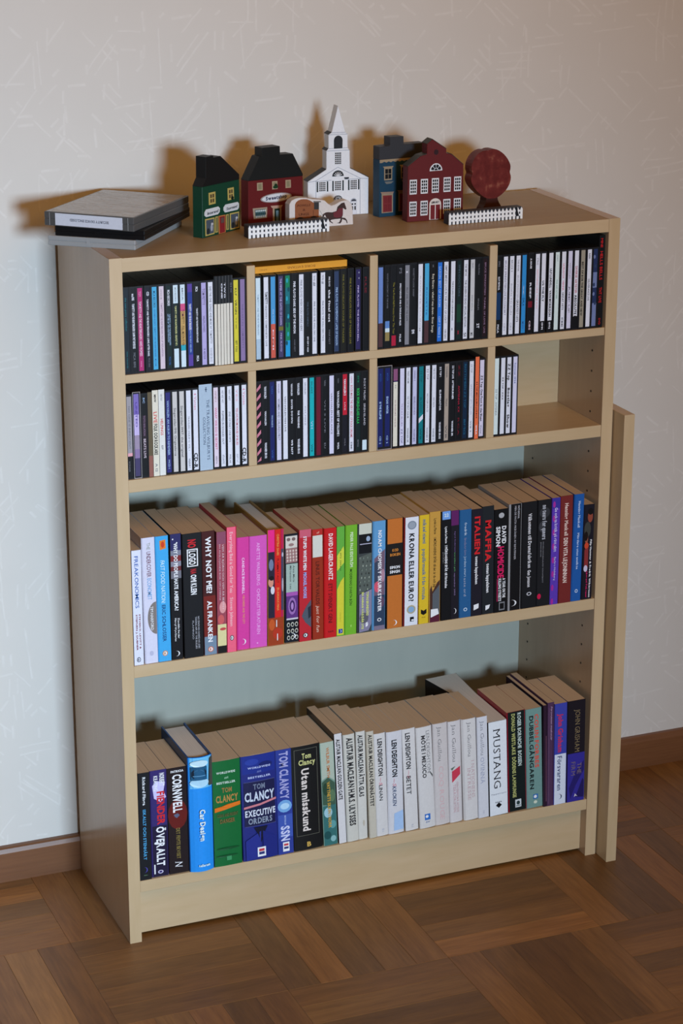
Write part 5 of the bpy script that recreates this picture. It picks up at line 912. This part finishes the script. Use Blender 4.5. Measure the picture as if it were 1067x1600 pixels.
# --- blue house
b = Block('village_house', (.4656, -.1297), math.radians(10), 'dark blue wooden house block with charcoal roof, half behind the red library', 0.018)
out = [(0, 0), (-.2, 106.3), (18.9, 106.6), (18.9, 119.4), (42.9, 118.8), (43.2, 106.6), (82.0, 106.0), (85.0, 98), (85.0, 0)]
b.body('facade', chop(out, 0, False, 86.5, 85.3, 85), (28, 62, 84)); b.body('roof', chop(out, 0, True, 86.5, 85.3, 85), (54, 56, 60))
b.flat('cornice', [(0.2, 86.8), (84.5, 85.2), (84.5, 82.0)] + [(80 - 4 * k, 82.4 + .06 * k - (1.6 if k % 2 else 0)) for k in range(20)] + [(0.2, 82.0)], TAN)
for dx in (0, 30, 58):
    w = b.flat('window', [(x + dx, z) for x, z in [(8.0, 74.2), (22.6, 73.6), (22.4, 54.9), (8.3, 55.3)]], TAN); b.flat('lintel', [(x + dx, z) for x, z in [(5.5, 76.2), (24.6, 75.7), (22.6, 73.2), (8.0, 73.8)]], TAN, w, base=.0003)
    q = [(9.8 + dx, 72.3), (20.6 + dx, 71.8), (20.7 + dx, 57.3), (9.9 + dx, 57.4)]
    for i in range(2):
        for j in range(2): b.flat('pane', b.quad(q, .54 * i, .54 * i + .46, .53 * j, .53 * j + .47), (20, 24, 28), w, base=.0004)
    b.flat('sill', [(x + dx, z) for x, z in [(8.9, 53.4), (25.1, 52.8), (20.8, 49.6), (12.1, 49.5)]], (110, 112, 108), w)
for dx in (0, 30.5):
    fr = b.flat('door_frame', [(x + dx, z) for x, z in [(3.8, 35.4), (24.2, 34.2), (24.3, 5.6), (4.1, 6.0)]], TAN); b.flat('lintel', [(x + dx, z) for x, z in [(1.5, 38.2), (25.8, 37.0), (24.0, 34.0), (3.9, 35.2)]], (146, 122, 106), fr, base=.0003)
    q = [(5.9 + dx, 32.7), (22.1 + dx, 32.0), (22.3 + dx, 6.9), (6.0 + dx, 7.3)]
    lf = b.flat('door_leaf', q, (124, 46, 48), fr, base=.0004)
    for i in (0, 1):
        for v0, v1 in ((.08, .46), (.52, .94)): b.flat('door_panel', b.quad(q, .14 + .4 * i, .46 + .4 * i, v0, v1), (112, 38, 42), fr, base=.0008)

# --- red library
b = Block('village_library', (.4892, -.1798), math.radians(1), 'dark red wooden library block with rows of white windows and stepped gable', 0.018)
out = [(0, 0), (0.6, 83.1), (21.0, 97.1), (31.4, 99.3), (31.4, 114.6), (40.4, 120.9), (63.3, 105.4), (63.4, 98.8), (72.1, 96.8), (92.0, 80.2), (92.4, 0)]
b.body('facade', out, (92, 24, 25))
for q in ([(0.6, 83.1), (21.0, 97.1), (20.6, 97.8), (0.0, 83.8)], [(21.0, 97.1), (31.4, 99.3), (31.3, 100.1), (20.7, 97.9)], [(31.4, 114.6), (40.4, 120.9), (40.0, 121.6), (30.9, 115.3)], [(40.4, 120.9), (63.3, 105.4), (63.8, 106.1), (40.6, 121.6)], [(72.1, 96.8), (92.0, 80.2), (92.5, 80.8), (72.5, 97.6)]):
    b.body('roof_edge', q, (52, 54, 50), 0.0006, None, 0.5, 0.0)
for x0 in (3.5, 21.7, 39.8, 59.3, 76.8):
    for z1, z0 in ((63.2, 41.2), (30.5, 8.4)):
        if z1 < 40 and 35 < x0 < 50: continue
        b.window([(x0, z1), (x0 + 11.8, z1 - .2), (x0 + 11.6, z0), (x0, z0)], WHT, BLK, 3, 4, 0.09, 0.14)
f3 = b.flat('fan_window', b.ellipse(46.4, 74.0, 10.4, 11.2, 0, 180), WHT)
for a0, a1 in ((8, 44), (52, 86), (94, 128), (136, 172)):
    p = [(46.4 + r_ * math.cos(math.radians(a)) * .93, 74.6 + r_ * math.sin(math.radians(a))) for r_, a in ((4.2, a0), (8.8, a0), (9.2, (a0 + a1) / 2), (8.8, a1), (4.2, a1))]
    b.flat('pane', p, BLK, f3, base=.0004)
b.flat('pane', b.ellipse(46.4, 74.9, 2.6, 2.8, 0, 180), BLK, f3, base=.0004)
b.flat('round_window', b.ellipse(46.5, 101.8, 3.7, 4.0), (44, 18, 22))
d_ = b.flat('door_frame', [(36.3, 1)] + [(45.9 + 9.7 * math.cos(math.radians(a)), 24.4 + 8.4 * math.sin(math.radians(a))) for a in range(180, -1, -18)] + [(55.7, 1)], (212, 204, 196))
for x0 in (38.2, 46.8): b.flat('door_leaf', [(x0, 23.2), (x0 + 7.0, 23.2), (x0 + 7.0, 1.6), (x0, 1.6)], (108, 28, 32), d_, base=.0004)
b.letters('LIBRARY', 39.4, 52.6, 25.6, 25.8, 3.0, (40, 40, 48), 'b', d_)
for i in range(4): b.flat('brick_mark', b.ellipse(44 + 2.0 * i, 36.6 - .4 * abs(i - 1.5), 0.8, 0.5), (84, 30, 30), base=0.0)

# --- picket fences: dark block, white pickets and rails standing slightly proud
def fence(loc, yaw, L, h, label, cat_x, n=20):
    b = Block('picket_fence', loc, yaw, label, 0.0165)
    b.body('fence_block', [(0, 0), (L, 0), (L, h), (0, h)], (52, 56, 64))
    w = L / n * 0.60
    pk = prism('picket', mm([(-w / 2, 0.0), (-w / 2, h * .80), (-w * .26, h * .88), (0, h * .985), (w * .26, h * .88), (w / 2, h * .80), (w / 2, 0.0)]), -0.0008, 0.0002)
    pk.materials.append(ink((226, 230, 236)))
    for i in range(n):
        x = w / 2 + (L - w) * i / (n - 1)
        link('picket', pk, None, b.r, (x * 1e-3, 0, 0.0002))
    for z0, z1 in ((h * .26, h * .42), (h * .60, h * .76)): b.flat('rail', [(0, z1), (L, z1), (L, z0), (0, z0)], (222, 226, 232), th=0.0005)
    b.flat('cat_picture', [(cat_x, h * .25), (cat_x - 1.2, h * .45), (cat_x - .4, h * .75), (cat_x - 1.0, h * .98), (cat_x + 1.0, h * .90), (cat_x + 2.4, h * .97), (cat_x + 2.6, h * .70), (cat_x + 4.4, h * .4), (cat_x + 5.0, h * .25)], (20, 24, 30), base=0.0008)
    return b
fence((.2278, -.2067), .0532, 128.0, 18.8, 'longer white picket fence block in front of the red sweet shop', 116.5)
fence((.5376, -.2225), .0426, 124.3, 18.2, 'white picket fence block in front of the round red tree', 113.0)

# --- bakery wagon and horse
b = Block('village_wagon', (.32, -.168), math.radians(2), 'cream wooden block with brown delivery wagon and trotting horse, behind the longer fence', 0.016)
out = [(-14.3, 0), (-14.1, 37.4), (-10.4, 42.9), (-4, 45.4), (2.2, 46.2), (12, 45.2), (22.9, 42.6), (34, 41.2), (42.5, 39.0), (48.5, 33.5), (53.0, 30.7), (57, 31.2), (61.1, 32.8), (67, 35.6), (73.9, 37.0), (79, 36.9), (82.1, 35.0), (85.5, 31), (87.4, 24.4), (88.6, 0)]
b.body('contour_block', out, (206, 200, 196))
b.flat('wagon_body', [(-5.4, 14.5), (-5.3, 36.7), (-3.4, 40), (-0.1, 42.4), (4, 43.6), (8.0, 43.8), (14, 43.2), (18.3, 41.3), (21.5, 39.2), (23.5, 37.6), (32.7, 36.5), (32.7, 13.6)], (136, 78, 42))
b.flat('wagon_window', [(25.0, 38.8), (32.7, 38.3), (32.7, 27.0), (25.0, 27.4)], (46, 44, 44), base=.0004); b.flat('wagon_roof', [(24.1, 39.8), (35.8, 39.0), (35.8, 37.2), (24.0, 38.0)], (110, 104, 100), base=.0006)
b.flat('wagon_door_line', [(23.4, 26.5), (24.2, 26.5), (24.2, 16), (23.4, 16)], (110, 60, 30), base=.0004)
b.letters('POWLLS', -2.0, 18.5, 33.2, 33.0, 3.4, (96, 46, 22), 'i'); b.letters('&', 7.0, 11.0, 26.4, 26.4, 3.6, (104, 50, 24)); b.letters('UNGS', 0.5, 17.0, 19.8, 19.6, 3.8, (92, 44, 22))
for cx in (2.5, 24.5): b.flat('wagon_wheel', b.ellipse(cx, 9.5, 8.2, 8.2), (40, 34, 30), base=.0005)
b.flat('wagon_bottom_board', [(-5.2, 15.8), (32.6, 15.2), (32.6, 13.2), (-5.2, 13.6)], (60, 40, 26), base=.0004)  # dark brown strip along the foot of the wagon body
horse = [(37.9, 14.2), (39.6, 18.9), (43.1, 21.1), (47.2, 21.6), (54.1, 20.7), (61.1, 22.1), (62.8, 28.4), (69.3, 33.3), (73.9, 34.0), (75.1, 30.7), (77.4, 24.1), (75.7, 23.1), (71.6, 26.1), (71.6, 15.9), (69.9, 11.8), (75.1, 10.8), (78.1, 7.3), (79.2, 2.9), (78.1, 2.5), (76.3, 6.9), (70.5, 9.6), (69.3, 5.3), (67.0, 3.2), (61.7, 4.3), (65.8, 5.1), (68.1, 10.3), (58.8, 10.3), (53.0, 9.8), (51.2, 8.4), (55.9, 4.8), (54.7, 4.3), (48.3, 8.1), (44.8, 13.7), (42.5, 18.2), (40.2, 15.1), (39.0, 10.9), (37.3, 11.1)]
hs = b.flat('horse', horse, (58, 38, 34)); b.flat('blanket', [(55.9, 20.1), (61.6, 21.8), (64.4, 26), (71.4, 26.0), (71.4, 15.9), (67.5, 12.5), (61.1, 12.2), (56.5, 14.0)], (100, 36, 44), hs, base=.0004)
for p, q in (((33.5, 26), (39, 17.5)), ((33.5, 19), (38, 15))):
    b.flat('harness', [(p[0], p[1] + .3), (q[0], q[1] + .3), (q[0], q[1] - .3), (p[0], p[1] - .3)], (90, 86, 80))

# --- round red tree
b = Block('village_tree', (.63, -.14), math.radians(8), 'round lobed red wooden tree block behind the shorter run of pickets', 0.018)
def smooth(p, k=2):
    for _ in range(k):
        o = []
        for i in range(len(p)):
            a, c = p[i], p[(i + 1) % len(p)]
            o += [(a[0] * .75 + c[0] * .25, a[1] * .75 + c[1] * .25), (a[0] * .25 + c[0] * .75, a[1] * .25 + c[1] * .75)]
        p = o
    return p
pts = smooth([(8.5, 19.0), (-1, 25.5), (-8.0, 31.5), (-15.5, 40), (-18.8, 47), (-18.6, 53), (-16.0, 58.4), (-18.6, 64), (-18.4, 72), (-14.5, 81), (-7.5, 88), (0.5, 91.6), (7.5, 92.4), (11, 91.4), (15.8, 93.2), (25, 92.8), (33.5, 89), (42, 82.5), (49, 74), (53, 66), (53.0, 60), (51.4, 55.5), (54.2, 49), (53.6, 41), (49.8, 33), (43.5, 26), (35, 20.5), (28, 17.5), (18, 17.2)], 1)
M_red = ink((116, 34, 34), 0.5)
def mottled():
    m = pbr('mottled_red_paint', (0.12, 0.02, 0.02), 0.5); nt = m.node_tree
    tc = node(nt, 'ShaderNodeTexCoord'); nz = node(nt, 'ShaderNodeTexNoise'); nz.inputs['Scale'].default_value = 70; nz.inputs['Detail'].default_value = 5
    nt.links.new(tc.outputs['Object'], nz.inputs['Vector'])
    cr = node(nt, 'ShaderNodeValToRGB'); e = cr.color_ramp.elements
    e[0].position = .42; e[0].color = (*lin((96, 26, 24)), 1); e[1].position = .78; e[1].color = (*lin((168, 108, 84)), 1)
    x = cr.color_ramp.elements.new(.58); x.color = (*lin((112, 38, 34)), 1)
    nt.links.new(nz.outputs[0], cr.inputs[0]); nt.links.new(cr.outputs[0], nt.nodes['Principled BSDF'].inputs['Base Color'])
    return m
link('crown', prism('crown', mm(pts), 0, 0.018, 0.0), mottled(), b.r)
link('trunk', prism('trunk', mm([(3, 0), (4.5, 4), (7.6, 8.3), (9.8, 14), (10.2, 24), (30.5, 24), (31.0, 15), (33.7, 9.8), (37.0, 5), (39, 0)]), 0.0006, 0.0174), ink((62, 34, 32)), b.r)

# ================================================================== VIDEO DISC CASES, stacked askew on the top's near corner
def film_case(x, y, z, yaw, w, d, h, mat, label, name='film_case'):
    r = tag(link(name, None, None, None, (x, y, z), (0, 0, yaw)), label, 'disc case', 'film cases stacked on the bookcase top')
    t = h / 2
    link('lower_shell', boxes('lower_shell', (0, w, 0, d, 0, t - 0.0002), bev=0.0012, seg=2), mat, r)
    link('upper_shell', boxes('upper_shell', (0, w, 0, d, t + 0.0002, h), bev=0.0012, seg=2), mat, r)
    link('seam', boxes('seam', (0.0008, w - 0.0008, 0.0008, d - 0.0008, t - 0.0004, t + 0.0004)), mat, r)
    return r
M_frost = pbr('frosted_clear_plastic', (0.50, 0.52, 0.53), 0.28); M_frost.node_tree.nodes['Principled BSDF'].inputs['Transmission Weight'].default_value = 0.35
M_blackp = pbr('black_case_plastic', (0.008, 0.008, 0.009), 0.35, 0, 0.25)
M_greyp = pbr('smoke_grey_case_plastic', (0.085, 0.085, 0.085), 0.25)
bot = film_case(-.0512, -.1425, ZT, math.radians(-38.6), .1325, .190, .0140, M_frost, 'frosted clear film case, bottom one, overhanging the side panel')
link('hinge_notch', boxes('hinge_notch', (.0585, .0640, -.0003, .001, .003, .011)), M_frost, bot)
mid = film_case(-.0420, -.1480, ZT + .0141, math.radians(-38.3), .1355, .188, .0140, M_blackp, 'plain black film case, middle one of the stack')
link('clip', boxes('clip', (.060, .072, -.0003, .001, .0045, .0095)), M_blackp, mid)
top = film_case(-.0545, -.1400, ZT + .0282, math.radians(-43.0), .1400, .186, .0200, M_greyp, 'grey film case with a white printed label on its end, top of the stack')
# crinkled clear wrap on the upper face, and the white end label
def wrap_mat():
    m = pbr('crinkled_clear_wrap', (0.34, 0.33, 0.32), 0.16); nt = m.node_tree
    tc = node(nt, 'ShaderNodeTexCoord'); mp = node(nt, 'ShaderNodeMapping'); mp.inputs['Scale'].default_value = (1, 2.4, 1)
    nz = node(nt, 'ShaderNodeTexNoise'); nz.inputs['Scale'].default_value = 26; nz.inputs['Detail'].default_value = 3; nz.inputs['Distortion'].default_value = 1.2
    nt.links.new(tc.outputs['Object'], mp.inputs[0]); nt.links.new(mp.outputs[0], nz.inputs['Vector'])
    bp = node(nt, 'ShaderNodeBump'); bp.inputs['Strength'].default_value = 0.7; bp.inputs['Distance'].default_value = 0.004
    nt.links.new(nz.outputs[0], bp.inputs['Height']); nt.links.new(bp.outputs[0], nt.nodes['Principled BSDF'].inputs['Normal'])
    return m
link('wrap', boxes('wrap', (.003, .137, .003, .183, .0199, .0202)), wrap_mat(), top)
lab = link('end_label', boxes('end_label', (.0175, .1225, -.0003, .0005, .0016, .0186)), ink((206, 210, 222), 0.35), top)
F = Face(.105, .017, -.0003, 0, lab, .0175, .0016)
F.htext('SECURITY DEVICE ENCLOSED', .22, .80, .50, .22, (60, 62, 74), 'r')
for x in (.0085, .1310): link('end_rib', boxes('end_rib', (x - .0003, x + .0003, -.0004, .0004, .001, .019)), M_frost, top)
